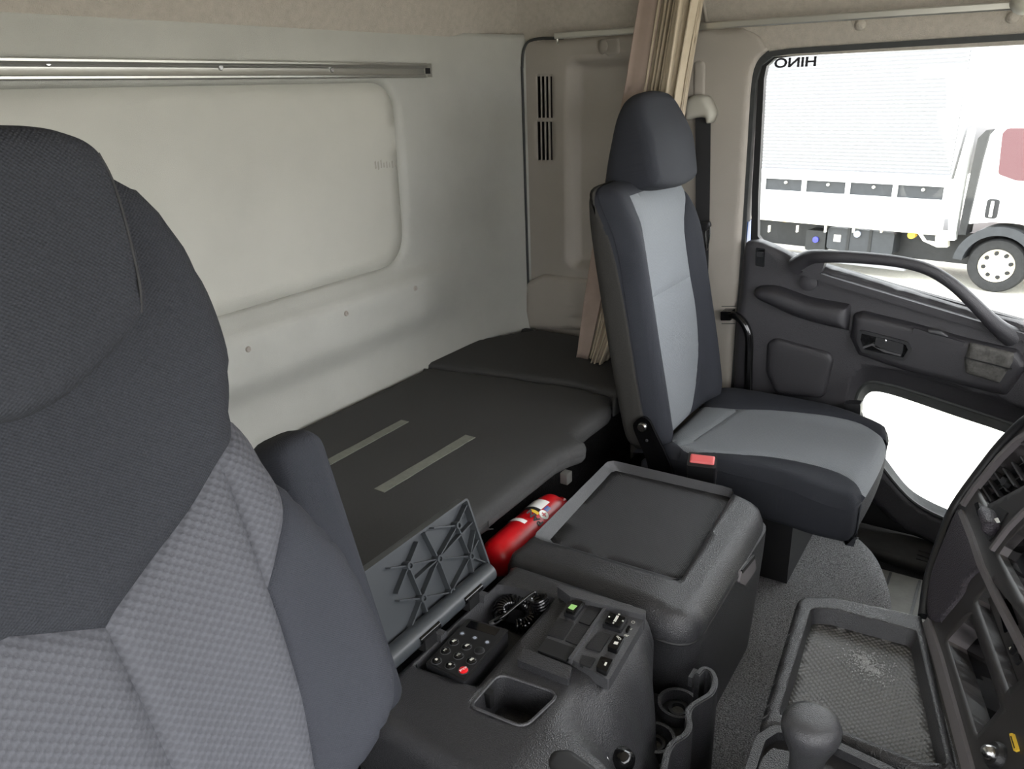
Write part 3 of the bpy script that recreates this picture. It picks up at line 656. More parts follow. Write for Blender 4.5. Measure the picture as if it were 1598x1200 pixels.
def on_headrest(u, v):
    a, b = FR.pix(u, v, hh); d = float(dist(np.array([(a, b)]), hr_p)[0]); e = min(d / .018, 1); return FR.w(a, b, float(hh(np.array([a]), np.array([b]))[0]) - .018 + .018 * math.sqrt(1 - (1 - e) ** 2))
tube('headrest_seam', [on_headrest(u, v) for u, v in ((160, 236), (180, 276), (196, 330), (210, 390), (221, 445), (228, 486))], .0009, M['belt'], ds, 6, 4)
gus = spline(fp([(190, 272), (216, 340), (234, 410), (246, 470), (238, 485), (222, 430), (203, 350)], hh), 3, True)
# folded-up armrest beside the backrest
FA = Frame((.522, .515, .50), (1, 0, 0), (0, math.sin(math.radians(15)), math.cos(math.radians(15))))
ar = rpoly([(-.038, .15), (.038, .15), (.038, .53), (-.038, .53)], .028, 5)
pad('armrest', FA, ar, M['navyside'], ds, .0, .022, .07, .012, backR=.022)
# cushion and base, below the frame of the photograph
FK = Frame((.12, .12, .50), (1, 0, 0), (0, 1, 0))
pad('cushion', FK, rrect(-.26, -.24, .26, .24, .06), M['greyweave'], ds, lambda a, b: .03 * smooth(np.abs(a), .15, .24), .045, .11, .02, backR=.02)
box('pedestal', (-.05, -.02, .146), (.29, .30, .40), M['plastd'], ds, .02)

# ============================================================ PASSENGER SEAT
FQ = Frame((1.92, .70, .52), (1, 0, 0), (0, .12, .61))
ps = root('passenger_seat', (1.92, .5, .145), 'passenger seat with charcoal sides, light grey centre and integrated headrest', 'seat')
def hq(a, b): return .028 * smooth(np.abs(a), .12, .21) * smooth(b, .68, .45) - .02 * smooth(b, .52, .66)
def qp(*pts): return [FQ.pix(*p, hq) for p in pts]
oq = spline([(0, .655), (.10, .652), (.165, .64), (.205, .60), (.222, .50), (.230, .30), (.232, .12), (.222, .0), (.20, -.045), (.20, -.045), (-.20, -.045), (-.20, -.045), (-.238, .0), (-.246, .12), (-.246, .30), (-.240, .50), (-.228, .595), (-.20, .642), (-.10, .652)], 4, True)
oq = ccw(oq)
gL = spline([FQ.pix(*p, .0) for p in ((993, 304), (1004, 360), (1009, 440), (1018, 510), (1030, 580), (1040, 640), (1042, 690))], 4)
gR = spline(qp((1069, 276), (1070, 340), (1078, 420), (1088, 480), (1092, 540), (1088, 600), (1080, 650)), 4)
clampb = lambda q: [(a, max(b, -.035)) for a, b in q]
kq = dict(h=hq, R=.045, rim=oq, skirt=False, cell=.011, seam=.005, sw=.006)
gL, gR = clampb(gL), clampb(gR); gL = [(max(a, -.175), b) for a, b in gL]
msl = FQ.pix(1010, 462, 0.); msr = FQ.pix(1081, 438, hq); bs_ = .5 * (msl[1] + msr[1])
up_ = [p for p in gL if p[1] > bs_]; upR = [p for p in gR if p[1] > bs_]; lo_ = [p for p in gL if p[1] <= bs_]; loR = [p for p in gR if p[1] <= bs_]
def xat(q, b): q = sorted(q, key=lambda p: p[1]); return float(np.interp(b, [p[1] for p in q], [p[0] for p in q]))
sL, sR = (xat(gL, bs_), bs_), (xat(gR, bs_), bs_)
pad('backrest_panel', FQ, up_ + [sL, sR] + upR[::-1], M['greyfine'], ps, **kq)
pad('backrest_panel', FQ, [sL] + lo_ + loR[::-1] + [sR], M['greyfine'], ps, **kq)
k0 = min(range(len(oq)), key=lambda i: (oq[i][0] - .20) ** 2 + (oq[i][1] + .045) ** 2); chain = oq[k0:] + oq[:k0]
k1 = min(range(len(chain)), key=lambda i: (chain[i][0] + .20) ** 2 + (chain[i][1] + .045) ** 2)
poly_n = chain[:k1 + 1] + gL[::-1] + gR
pad('backrest_bolster', FQ, poly_n, M['navyside'], ps, **kq)
FQ2 = Frame(FQ.w(0, 0, -.0505), FQ.ea, FQ.eb)
hq2 = lambda a, b: hq(a, b)
# side of the backrest: front cloth band then charcoal rear cover
pad('backrest_core', FQ2, offs(oq, .0008), M['navyside'], ps, lambda a, b: hq(a, b) - .0, .0, .03, .02, cap=False)
pad('rear_cover', Frame(FQ.w(0, 0, -.055), FQ.ea, FQ.eb), offs(oq, -.002), M['char'], ps, lambda a, b: hq(a, b) + .004 - .012 * smooth(b, .3, .6), .010, .045, .02, backR=.028)
ho_ = spline([(-.158, .625), (-.166, .70), (-.155, .80), (-.12, .855), (-.05, .875), (.05, .875), (.12, .86), (.16, .81), (.176, .72), (.170, .64), (.15, .595), (.0, .585), (-.13, .60)], 4, True)
ho_ = [(a * .90 + .050, .60 + (b - .585) * .86 + .004) for a, b in ho_]
hr2 = pad('headrest', FQ, ho_, M['navyside'], ps, lambda a, b: .048 - .7 * np.clip(np.abs(a - .05) - .02, 0, 1) ** 2 - .03 * smooth(b, .71, .85), .024, .105, .011, backR=.045)
off_ = worldpos(hr2)
for v_ in hr2.data.vertices:       # deeper at the foot, slimmer towards the crown
    w_ = np.array(v_.co) + off_ - FQ.o; n_ = float(w_ @ FQ.en); b_ = float(w_ @ FQ.eb)
    if n_ < 0:
        k_ = 1.35 - .95 * min(max((b_ - .60) / .25, 0), 1); v_.co = Vector(tuple(np.array(v_.co) + FQ.en * n_ * (k_ - 1)))
hr2.data.update()
tube('headrest_seam', [FQ.w(a, b, .022 - .7 * max(abs(a - .05) - .02, 0) ** 2 - .03 * float(smooth(np.array([b]), .71, .85)[0]) + .012) for a, b in resamp_(offs(ho_, .0075), 60)], .0012, M['black'], ps, 6, 1, True, smoothpath=False)
# cushion
FCu = Frame((1.92, .45, .488), (1, 0, 0), (0, 1, 0))
def hc(a, b): return .016 * smooth(np.abs(a + .01), .13, .22) * smooth(b, -.22, -.05) - .05 * np.clip(-b - .12, 0, 1) ** 1.5 - .015 * smooth(b, .2, .3)
def cpx(*pts): return [FCu.pix(*p, hc) for p in pts]
co = ccw(spline([(-.20, -.243), (-.20, -.243), (.0, -.250), (.19, -.240), (.235, -.215), (.258, -.15), (.272, .0), (.272, .18), (.262, .275), (.262, .275), (-.225, .275), (-.225, .275), (-.235, .15), (-.240, -.05), (-.252, -.15), (-.245, -.225), (-.225, -.240)], 4, True))
kc = dict(h=hc, R=.032, rim=co, skirt=False, cell=.011, seam=.004, sw=.006)
cL = spline(cpx((1040, 668), (1060, 694), (1095, 703), (1170, 708), (1240, 717), (1310, 736), (1352, 764)), 4)
cR = spline(cpx((1086, 622), (1113, 634), (1202, 638), (1292, 647), (1345, 660), (1378, 680)), 4)
cfront = [p for p in sorted(co, key=lambda p: p[0]) if p[1] < -.20 and cL[-1][0] + .004 < p[0] < cR[-1][0] - .004]
cback = [(cR[0][0], .272), (cL[0][0], .272)]
jL = min(range(len(cL)), key=lambda i: abs(cL[i][1] - .20)); jR = min(range(len(cR)), key=lambda i: abs(cR[i][1] - .165))
pad('cushion_centre', FCu, cL[jL:] + cfront + cR[jR:][::-1], M['greyfine'], ps, **kc)
pad('cushion_rear', FCu, cback + cL[:jL + 1] + cR[:jR + 1][::-1], M['greyfine'], ps, **kc)
lft = [p for p in sorted([p for p in co if p[0] < -.19], key=lambda p: p[1])]; rgt = sorted([p for p in co if p[0] > .15], key=lambda p: p[1])
fl_ = sorted([p for p in co if p[1] < -.2 and p[0] <= cL[-1][0] + .004], key=lambda p: -p[0])
lfull = [p for p in sorted(co, key=lambda p: p[1]) if p[0] < -.215 and p[1] > -.236]
pad('cushion_side', FCu, cL[::-1] + [(cL[0][0], .272), (-.225, .272)] + lfull[::-1] + [(-.20, -.2435)], M['navyside'], ps, **kc)
frr = [p for p in sorted(co, key=lambda p: p[1]) if p[0] > cR[-1][0] and p[1] < .27]
pad('cushion_side', FCu, cR + frr + [(.262, .272), (cR[0][0], .272)], M['navyside'], ps, **kc)
pad('cushion_band', Frame((1.92, .45, .458), (1, 0, 0), (0, 1, 0)), offs(co, .0015), M['navyside'], ps, hc, .006, .105, .02, backR=.035)
box('pedestal', (1.76, .36, .15), (2.10, .70, .36), M['plastd'], ps, .015)
# reclining hinge on the console side
FH = Frame((1.665, 0, 0), (0, -1, 0), (0, 0, 1))
hg = spline([FH.pix(*p) for p in ((990, 668), (994, 655), (1004, 650), (1014, 656), (1022, 672), (1045, 720), (1050, 745), (1020, 745), (1008, 710))], 4, True)
hn = prism('hinge_plate', FH, hg, -.004, .006, M['gloss'], ps, .003)
lathe('bolt', FH.w(*FH.pix(1004, 665), .006), FH.en, [(.013, 0), (.013, .004), (.010, .008), (0, .008)], M['chrome'], hn, 16)
lathe('rivet', FH.w(*FH.pix(1011, 686), .006), FH.en, [(.004, 0), (.003, .003), (0, .003)], M['plasts'], hn, 10)

# ============================================================ SEAT BELT
sb = root('seat_belt', (2.25, .82, .45), 'black webbing seat belt on the grey pillar behind the passenger seat', 'seat belt')
FT = Frame((XS - .03, 0, 0), (0, -1, 0), (0, 0, 1))
gd = spline([FT.pix(*p) for p in ((1070, 186), (1072, 158), (1084, 149), (1102, 150), (1110, 162), (1115, 176), (1110, 190), (1103, 192), (1100, 184), (1086, 184))], 4, True)
pad('belt_guide', FT, gd, M['beltgrey'], sb, .018, .016, .03, .006)
wp = [FT.pix(*p) for p in ((1082, 184), (1106, 183), (1104, 350), (1101, 470), (1116, 585), (1098, 600), (1082, 480), (1083, 350))]
prism('webbing', FT, wp, -.018, -.0155, M['belt'], sb)
FTt = Frame((XS - .047, 0, 0), (0, -1, 0), (0, 0, 1))
pad('tongue_grip', FTt, rpoly([FTt.pix(*p) for p in ((1080, 347), (1108, 345), (1110, 352), (1104, 360), (1082, 361))], .006, 3), M['plastd'], sb, .006, .006, .004, .006)
tube('tongue_loop', [FTt.w(*FTt.pix(*p)) for p in ((1108, 352), (1107, 372), (1103, 390), (1101, 372), (1101, 360))], .0022, M['chrome'], sb, 6, 4)
tube('tongue_loop', [FTt.w(*FTt.pix(*p)) for p in ((1092, 360), (1089, 366), (1087, 374), (1086, 384))], .0022, M['chrome'], sb, 6, 4)
# buckle standing between seat and console box
bk = root('belt_buckle', (1.625, .60, .40), 'black seat belt buckle with faded red button beside the passenger seat', 'buckle')
bc = PZ(1096, 716, .53); FBk = Frame((bc[0], bc[1], .53), (.25, -1, .0), (1, .25, .45))
prism('housing', FBk, rrect(-.034, -.026, .034, .018, .006), -.07, .0, M['plastd'], bk, .005)
pad('button', FBk, rrect(-.029, -.016, .029, .010, .004), M['redbtn'], bk, .005, .004, .002, .006)
tube('stalk', [FBk.w(0, 0, -.06), FBk.w(.0, -.01, -.14), (1.66, bc[1], .36)], .012, M['belt'], bk, 8, 3)

# ============================================================ CURTAIN
cu = root('curtain', (2.05, 1.0, .575), 'gathered beige sleeper curtain hanging in folds behind the passenger seat', 'curtain')
rows = [(-150, 1030, 1135), (-60, 1016, 1112), (0, 1003, 1098), (60, 993, 1088), (130, 982, 1076), (200, 968, 1066), (270, 952, 1050), (340, 938, 1030), (400, 928, 1010), (460, 918, 990), (520, 910, 968), (562, 905, 950)]
def ribbon(name, m, s0, s1, folds, amp, xoff, nseg, parent, thick=.003, wav=.0):
    V = []; F_ = []; nr = 40
    vs = np.linspace(-150, 562, nr); L = np.interp(vs, [r[0] for r in rows], [r[1] for r in rows]); R_ = np.interp(vs, [r[0] for r in rows], [r[2] for r in rows])
    for i in range(nr):
        f = i / (nr - 1); X = 2.152 - .122 * float(smooth(np.array([vs[i]]), 200, 562)[0]); am = amp * (1 - .35 * f)
        for k in range(nseg + 1):
            s = s0 + (s1 - s0) * k / nseg; p = PX(L[i] + (R_[i] - L[i]) * s, vs[i], X)
            ph = 2 * PI * folds * (k / nseg) + .5 * math.sin(f * 5 + k * .1) * wav
            V.append((p[0] + xoff + am * (math.sin(ph) + .35 * math.sin(2.3 * ph + 1)), max(p[1], .955 * float(smooth(np.array([p[2]]), 1.30, 1.15)[0])) + .004 * math.cos(ph * 1.0), max(p[2], .574)))
    n = nseg + 1
    for i in range(nr - 1):
        for k in range(nseg): F_.append([i * n + k, i * n + k + 1, (i + 1) * n + k + 1, (i + 1) * n + k])
    o = link(name, V, F_, m, parent); md = o.modifiers.new('s', 'SOLIDIFY'); md.thickness = thick; return o
ribbon('folds', M['curtain'], .26, 1.0, 9, .020, 0, 150, cu, .003, 1.)
ribbon('front_pleat', M['curtain'], .62, .98, 2.2, .016, -.035, 60, cu, .003, 1.5)
ribbon('hem_band', M['strap'], .0, .33, .45, .012, -.02, 30, cu, .004)
ribbon('back_pleat', M['strap'], .30, .7, 2.5, .012, .018, 60, cu, .003)
# ceiling curtain rail along the side
cr = root('curtain_rail', (2.20, .6, 1.505), 'thin white curtain rail running above the passenger door', 'curtain rail')
p0 = PX(868, 56, 2.215); p1 = PX(1598, 8, 2.215); p2 = p1 + (p1 - p0) * .35
rail_profile('rail_body', Frame((0, 0, 0), (0, -1, 0), (0, 0, 1)), p0, p2, [(-.004, -.009), (.010, -.009), (.012, -.006), (.012, .006), (.010, .009), (-.004, .009)], M['alu'], cr)
tube('end_hook', [p0 + [0, -.004, -.004], p0 + [0, -.004, -.018], p0 + [-.006, -.008, -.024]], .003, M['alu'], cr, 8)
for i in (2, 5): pass
# black entry grab bar on the pillar
gb = root('grab_bar', (2.24, .7, .3), 'glossy black bent entry grab bar on the door pillar', 'grab bar')
FE = Frame((XS - .03, 0, 0), (0, -1, 0), (0, 0, 1))
prism('bracket', FE, rpoly([FE.pix(*p) for p in ((1126, 485), (1142, 485), (1142, 499), (1126, 499))], .003, 2), -.03, .01, M['gloss'], gb, .003)
tube('bar', [FE.w(*FE.pix(*p), n) for p, n in (((1136, 492), -.002), ((1148, 492), .004), ((1160, 500), .010), ((1168, 514), .012), ((1171, 532), .012), ((1170, 570), .012), ((1169, 630), .012), ((1166, 720), .012))], .0125, M['gloss'], gb, 12, 6)
# fire extinguisher lying under the mattress edge
fe = root('fire_extinguisher', (1.22, .80, .42), 'red fire extinguisher with printed label lying under the mattress edge', 'fire extinguisher')
EX = Frame((1.10, .806, .455), (1, 0, 0), (0, 0, 1))
lathe('cylinder', (1.082, .806, .455), (1, 0, 0), [(.0, 0), (.02, .001), (.034, .008), (.041, .022), (.043, .04), (.043, .235), (.040, .255), (.028, .27), (.014, .277), (.014, .295)], M['red'], fe, 28)
def band(name, x0, x1, m, a0=-.4, a1=2.6, r=.0436):
    V = []; n = 14
    for x in (x0, x1):
        for k in range(n + 1):
            a = a0 + (a1 - a0) * k / n; V.append((x, .808 - r * math.cos(a), .455 + r * math.sin(a)))
    return link(name, V, [[k, k + 1, n + 2 + k, n + 1 + k] for k in range(n)], m, fe)
band('label_stripe', 1.193, 1.206, M['white']); band('label_print', 1.247, 1.262, M['black']); band('label_print', 1.262, 1.300, M['white']); band('label_mark', 1.268, 1.285, M['blue'], .5, 1.2, .0439)
FX = Frame((0, .806, .455), (0, 1, 0), (-1, 0, 0))
FX2 = Frame((1.228, .808 - .0436 * math.cos(.95), .455 + .0436 * math.sin(.95)), (0, math.sin(.95), math.cos(.95)), (-1, 0, 0))
lettering('lettering', 'PAN', FX2, .008, 0, .0006, .024, M['black'], fe, .0003, .9, 0, False, .0008)
FX3 = Frame((1.254, .808 - .0440 * math.cos(.95), .455 + .0440 * math.sin(.95)), (0, math.sin(.95), math.cos(.95)), (-1, 0, 0))
lathe('emblem', FX3.w(0, 0, -.0005), FX3.en, [(.012, 0), (.012, .001), (.0, .001)], M['white'], fe, 20)
prism('emblem_cross', FX3, [(-.006, -.0018), (.006, -.0018), (.006, .0018), (-.006, .0018)], .0006, .0012, M['red'], fe)
prism('emblem_cross', FX3, [(-.0018, -.006), (.0018, -.006), (.0018, .006), (-.0018, .006)], .0006, .0012, M['red'], fe)
band('label_mark', 1.240, 1.250, M['printy'], 1.15, 1.7, .0440)
# bracket that holds it up off the floor
tube('cradle', [(1.14, .93, .40), (1.14, .84, .405), (1.14, .806, .409), (1.14, .76, .42)], .004, M['plastd'], fe, 8)
tube('cradle', [(1.30, .93, .40), (1.30, .84, .405), (1.30, .806, .409), (1.30, .76, .42)], .004, M['plastd'], fe, 8)

# ============================================================ CENTRE BOX WITH TRAY LID
cb = root('console_box', (1.28, .56, .145), 'charcoal storage box with a recessed tray lid between the seats', 'storage box')
FBx = Frame((0, 0, .515), (1, 0, 0), (0, 1, 0))
lid_o = ccw(rpoly([(1.045, .355), (1.535, .365), (1.535, .762), (1.050, .757)], [.06, .07, .03, .035], 6))
tray_i = ccw(rpoly([FBx.pix(*p) for p in ((951, 717), (1148, 763), (1060, 906), (830, 838))], .018, 5))
pad('lid', FBx, lid_o, M['plast'], cb, lambda a, b: -.010 * smooth(b, .46, .38), .035, .062, .012, holes=[tray_i], cap=False)
lin = ccw(rpoly([FBx.pix(*p, -.022) for p in ((957, 734), (1143, 777), (1061, 905), (856, 845))], .008, 5))
k_ = len(tray_i)
def resamp(poly, n):
    q = np.array(list(poly) + [poly[0]]); L = np.r_[0, np.cumsum(np.hypot(*np.diff(q, axis=0).T))]; t = np.linspace(0, L[-1], n + 1)[:-1]
    return [(float(np.interp(x, L, q[:, 0])), float(np.interp(x, L, q[:, 1]))) for x in t]
def hl(a, b): return -.010 * float(smooth(np.array([b]), .46, .38)[0])
# start both loops at the same corner, then join them
def near_start(poly, p): i = min(range(len(poly)), key=lambda i: (poly[i][0] - p[0]) ** 2 + (poly[i][1] - p[1]) ** 2); return poly[i:] + poly[:i]
A_ = near_start(resamp(tray_i, 80), FBx.pix(830, 838)); B_ = near_start(resamp(lin, 80), FBx.pix(856, 845, -.022))
quads('tray_wall', [FBx.w(*p, hl(*p) - .0) for p in A_], [FBx.w(*p, -.0215) for p in B_], M['plasts'], cb)
pad('tray_lining', Frame((0, 0, .4935), (1, 0, 0), (0, 1, 0)), [tuple(p) for p in B_], M['mesh'], cb, 0, 0, .004, .03)
def rr_ring(x0, y0, x1, y1, r, z, n=6): return [(a, b, z) for a, b in rrect(x0, y0, x1, y1, r, n)]
loft('body', [rr_ring(1.085, .372, 1.515, .750, .05, .146), rr_ring(1.078, .366, 1.525, .753, .055, .26), rr_ring(1.060, .360, 1.535, .757, .06, .40), rr_ring(1.050, .359, 1.536, .758, .06, .455)], M['plast'], cb)
FHd = Frame((0, .361, 0), (1, 0, 0), (0, 0, 1))
hd = rpoly([FHd.pix(*p) for p in ((1152, 890), (1172, 866), (1176, 886), (1158, 912), (1149, 908))], .006, 3)
prism('handle_recess', FHd, hd, -.004, .007, M['bezel'], cb, .003)
prism('handle_slot', FHd, rpoly([FHd.pix(*p) for p in ((1152, 888), (1172, 864), (1172, 870), (1153, 893))], .002, 2), .005, .0085, M['black'], cb)
tube('lid_joint', [FBx.w(*p, -.064) for p in offs(lid_o, .001)], .003, M['black'], cb, 6, 1, True, smoothpath=False)

# ============================================================ SWITCH CONSOLE
cs = root('switch_console', (.80, .48, .145), 'black floor console with open lid, switches, pocket and cup holder', 'console')
ZN = .53
FN = Frame((0, 0, ZN), (1, 0, 0), (0, 1, 0))
def hn_(x, y):
    f = np.clip(.445 - y, 0, 1); lobe = smooth(x, .70, .78)
    h = -(2.1 * f ** 1.18) * (.18 + .82 * lobe) - .25 * np.clip(.36 - y, 0, 1) * (1 - lobe)
    h = h + .014 * smooth(x, .76, .83) * smooth(y, .36, .405) * smooth(y, .45, .415)          # raised lip in front of the switches
    gro = lambda cx, cy, wx: -.035 * np.exp(-((x - cx) / wx) ** 2) * smooth(y, .44, .34)     # finger grooves above the cup holder
    return h + gro(.985, .3, .030) + gro(.885, .3, .035)
c_out = ccw(rpoly([(.585, .715), (.575, .50), (.58, .30), (.66, .235), (.80, .235), (.865, .29), (.90, .355), (.96, .392), (1.015, .415), (1.035, .46), (1.028, .715)], [.02, .05, .08, .06, .04, .04, .03, .03, .03, .03, .02], 5))
bay = ccw(rpoly([FN.pix(*p) for p in ((778, 911), (868, 933), (745, 1073), (645, 1040))], .006, 3))
pk = ccw(rpoly([FN.pix(*p) for p in ((778, 1051), (874, 1083), (818, 1136), (734, 1102))], [.02, .015, .02, .008], 5))
pad('body', FN, c_out, M['plast'], cs, hn_, .03, .383, .009, holes=[bay, pk], cap=False)
def well(nm, poly, d, m, fl, hfn=hn_):
    P0 = resamp(poly, 60); P1 = resamp(offs(poly, .006), 60)
    P1 = [min(P1, key=lambda q: (q[0] - p[0]) ** 2 + (q[1] - p[1]) ** 2) for p in P0]
    hz = [float(hfn(np.array([p[0]]), np.array([p[1]]))[0]) for p in P0]
    quads(nm + '_wall', [FN.w(*p, h) for p, h in zip(P0, hz)], [FN.w(*p, -d) for p in P1], m, cs)
    pad(nm + '_floor', Frame((0, 0, ZN - d), (1, 0, 0), (0, 1, 0)), resamp(offs(poly, .004), 60), fl, cs, 0, 0, .003, .03)
well('bay', bay, .075, M['plasts'], M['plastd']); well('pocket', pk, .055, M['plast'], M['plast'])
tube('pocket_rim', [FN.w(*p, float(hn_(np.array([p[0]]), np.array([p[1]]))[0])) for p in resamp(pk, 50)], .0025, M['plasts'], cs, 6, 1, True, smoothpath=False)
prism('pocket_clip', FN, rrect(*FN.pix(764, 1082), *[c + .012 for c in FN.pix(764, 1082)], .002, 2), -.03, -.004, M['black'], cs, .001)
# shelf under the handset and the bar between bay and switches
FN2 = Frame((0, 0, ZN - .035), (1, 0, 0), (0, 1, 0))
prism('handset_shelf', FN2, [FN2.pix(*p, .0) for p in ((770, 975), (830, 994), (748, 1070), (660, 1040))], -.036, -.004, M['plastd'], cs, .003)
# raised wall between pocket and switch bank
prism('switch_wall', FN, rpoly([FN.pix(*p, .012) for p in ((818, 1012), (893, 1041), (888, 1062), (806, 1030))], .004, 3), -.03, .013, M['plast'], cs, .005)
# switch bank
ZS = ZN + .012
FW = Frame((0, 0, ZS), (1, 0, 0), (0, 1, 0))
def wq(*pts): return [FW.pix(*p) for p in pts]
prism('switch_panel', FW, rpoly(wq((888, 936), (1006, 966), (950, 1062), (848, 1004)), .004, 3), -.02, .0, M['plasts'], cs, .002)
prism('panel_edge', FW, rpoly(wq((868, 922), (880, 921), (1008, 960), (1006, 968), (890, 938)), .003, 2), -.02, .010, M['plasts'], cs, .003)
def zz(x, y): return (850 + x * .1252, 920 + y * .1252)
prism('divider_bar', FW, rpoly(wq(zz(755, 225), zz(790, 235), zz(330, 915), zz(290, 900)), .002, 2), -.004, .006, M['plasts'], cs, .002)
for q in (((545, 210), (715, 250), (560, 460), (420, 410)), ((180, 365), (370, 425), (230, 630), (30, 575)), ((395, 435), (560, 480), (420, 710), (255, 645)), ((690, 535), (830, 575), (690, 790), (500, 735)), ((470, 830), (640, 870), (570, 985), (430, 935))):
    prism('blank_plate', FW, rpoly(wq(*[zz(*p) for p in q]), .002, 2), -.004, .0025, M['plastd'], cs, .0012)
prism('open_slot', FW, rpoly(wq(*[zz(*p) for p in ((20, 605), (380, 735), (270, 890), (-90, 760))]), .003, 2), -.004, .0006, M['black'], cs)
g1 = prism('rocker_switch', FW, rpoly(wq(*[zz(*p) for p in ((345, 165), (510, 205), (375, 385), (235, 330))]), .002, 2), -.003, .006, M['plastd'], cs, .0015)
prism('rocker', FW, rpoly(wq(*[zz(*p) for p in ((375, 190), (480, 215), (370, 360), (260, 325))]), .002, 2), .004, .011, M['gloss'], g1, .002)
prism('symbol', FW, wq(*[zz(*p) for p in ((335, 250), (408, 272), (355, 325), (290, 298))]), .0105, .0116, M['green'], g1)
g2 = prism('mirror_switch', FW, rpoly(wq(*[zz(*p) for p in ((800, 325), (1040, 405), (950, 550), (715, 475))]), .003, 3), -.003, .007, M['plastd'], cs, .002)
prism('pad', FW, rpoly(wq(*[zz(*p) for p in ((812, 345), (1010, 412), (935, 525), (745, 465))]), .003, 3), .005, .0105, M['gloss'], g2, .003)
for q in (((895, 390), (925, 398), (885, 470), (855, 460)), ((920, 365), (940, 372), (930, 385), (912, 380)), ((850, 475), (868, 480), (856, 492), (842, 488)), ((795, 398), (815, 402), (808, 412), (792, 408)), ((965, 450), (985, 455), (978, 466), (962, 462))):
    prism('symbol', FW, wq(*[zz(*p) for p in q]), .0100, .0112, M['icon'], g2)
lettering('lettering', 'L', FW, *FW.pix(*zz(1065, 490)), .0005, .009, M['icon'], cs, .0002, 1, -.1); lettering('lettering', 'R', FW, *FW.pix(*zz(1020, 575)), .0005, .010, M['icon'], cs, .0002, 1, -.1); lettering('lettering', 'O', FW, *FW.pix(*zz(1105, 410)), .0005, .009, M['icon'], cs, .0002)
prism('lever', FW, rpoly(wq(*[zz(*p) for p in ((1040, 470), (1075, 480), (1040, 545), (1005, 535))]), .002, 2), -.002, .004, M['gloss'], cs, .001)
for nm, q, ic in (('rocker_switch', ((880, 615), (990, 645), (900, 810), (780, 765)), ((870, 705), (920, 715), (905, 745), (855, 735))), ('rocker_switch', ((700, 885), (850, 930), (770, 1085), (640, 1020)), ((755, 965), (780, 970), (760, 1010), (738, 1002)))):
    g = prism(nm, FW, rpoly(wq(*[zz(*p) for p in q]), .002, 2), -.003, .009, M['gloss'], cs, .003)
    prism('symbol', FW, wq(*[zz(*p) for p in ic]), .0085, .0096, M['icon'], g)
lettering('lettering', 'OFF', FW, *FW.pix(*zz(925, 658)), .0092, .0065, M['icon'], g, .0002, 1, .9)
lathe('screw', FN.w(*FN.pix(877, 937), .0), (0, 0, 1), [(.006, -.001), (.006, .001), (.003, .001), (.003, 0), (0, 0)], M['plastd'], cs, 14)

# open lid, hinged at the back
FL = Frame((.81, .722, ZN + .008), (1, 0, 0), (0, .32, .947))
lp = root('lid', tuple(FL.o)); lp.parent = cs; lp.location = Vector(tuple(FL.o)) - cs.location
x5 = lambda x, y: (580 + x * .2667, 700 + y * .2667)
lo_p = ccw(rpoly([(-.165, -.012), (.150, -.012), (.150, .152), (-.165, .152)], [.004, .02, .008, .008], 4))
prism('lid_plate', FL, lo_p, -.010, -.006, M['lidin'], lp, .001)
ring('lid_rim', FL, lo_p, offs(lo_p, .004), -.012, .010, M['lidin'], lp, .0012)
tube('lid_lip', [FL.w(a, .006, .008) for a in (-.160, -.05, .05, .142)], .018, M['lidin'], lp, 16, 3, smoothpath=True)
bosses = [(490, 450), (380, 645), (205, 685), (565, 630), (285, 875)]
links_ = [((490, 450), (572, 312)), ((490, 450), (350, 465)), ((490, 450), (380, 645)), ((380, 645), (285, 875)), ((380, 645), (205, 685)), ((380, 645), (565, 630)), ((490, 450), (565, 630)), ((380, 645), (455, 840)), ((565, 630), (455, 840)), ((205, 685), (285, 875)), ((380, 645), (300, 490)), ((285, 875), (455, 840)), ((285, 875), (215, 1060)), ((285, 875), (325, 985)), ((205, 685), (262, 545)), ((205, 685), (95, 700)), ((380, 645), (605, 410)), ((565, 630), (690, 640)), ((565, 630), (605, 470)), ((285, 875), (150, 890)), ((205, 685), (140, 850)), ((565, 630), (655, 500)), ((565, 630), (585, 725)), ((380, 645), (240, 770))]
for a_, b_ in links_:
    A = np.array(FL.pix(*x5(*a_))); B = np.array(FL.pix(*x5(*b_))); t = (B - A) / np.linalg.norm(B - A); n = np.array([-t[1], t[0]]) * .0012
    A = np.clip(A, (-.161, -.008), (.146, .148)); B = np.clip(B, (-.161, -.008), (.146, .148))
    prism('rib', FL, [tuple(A + n), tuple(A - n), tuple(B - n), tuple(B + n)], -.0065, .006, M['lidin'], lp)
for p in bosses + [(455, 840)]:
    c = FL.pix(*x5(*p)); r = .0068
    if abs(c[0]) < .155: ring('boss', FL, ell(*c, r, None, 16), ell(*c, r * .62, None, 16), -.007, .010, M['lidin'], lp)
for p in ((548, 398), (607, 548)):
    c = FL.pix(*x5(*p)); ring('mark', FL, ell(*c, .0055, None, 16), ell(*c, .0048, None, 16), -.0065, -.0052, M['lidin'], lp)
for p in ((568, 865), (330, 1100)):
    h = PZ(*x5(*p), ZN + .012); hg_ = root('hinge', tuple(h)); hg_.parent = lp; hg_.location = Vector(tuple(h)) - cs.location - lp.location
    y0 = .706
    box('clip', (h[0] - .018, y0 - .014, ZN - .004), (h[0] + .010, y0 + .006, ZN + .020), M['black'], hg_, .004)
    lathe('barrel', (h[0] - .022, y0 - .004, ZN + .018), (1, 0, 0), [(.007, 0), (.007, .05)], M['gloss'], hg_, 12)
    box('catch', (h[0] + .012, y0 - .022, ZN - .002), (h[0] + .026, y0 - .006, ZN + .012), M['plasts'], hg_, .002)

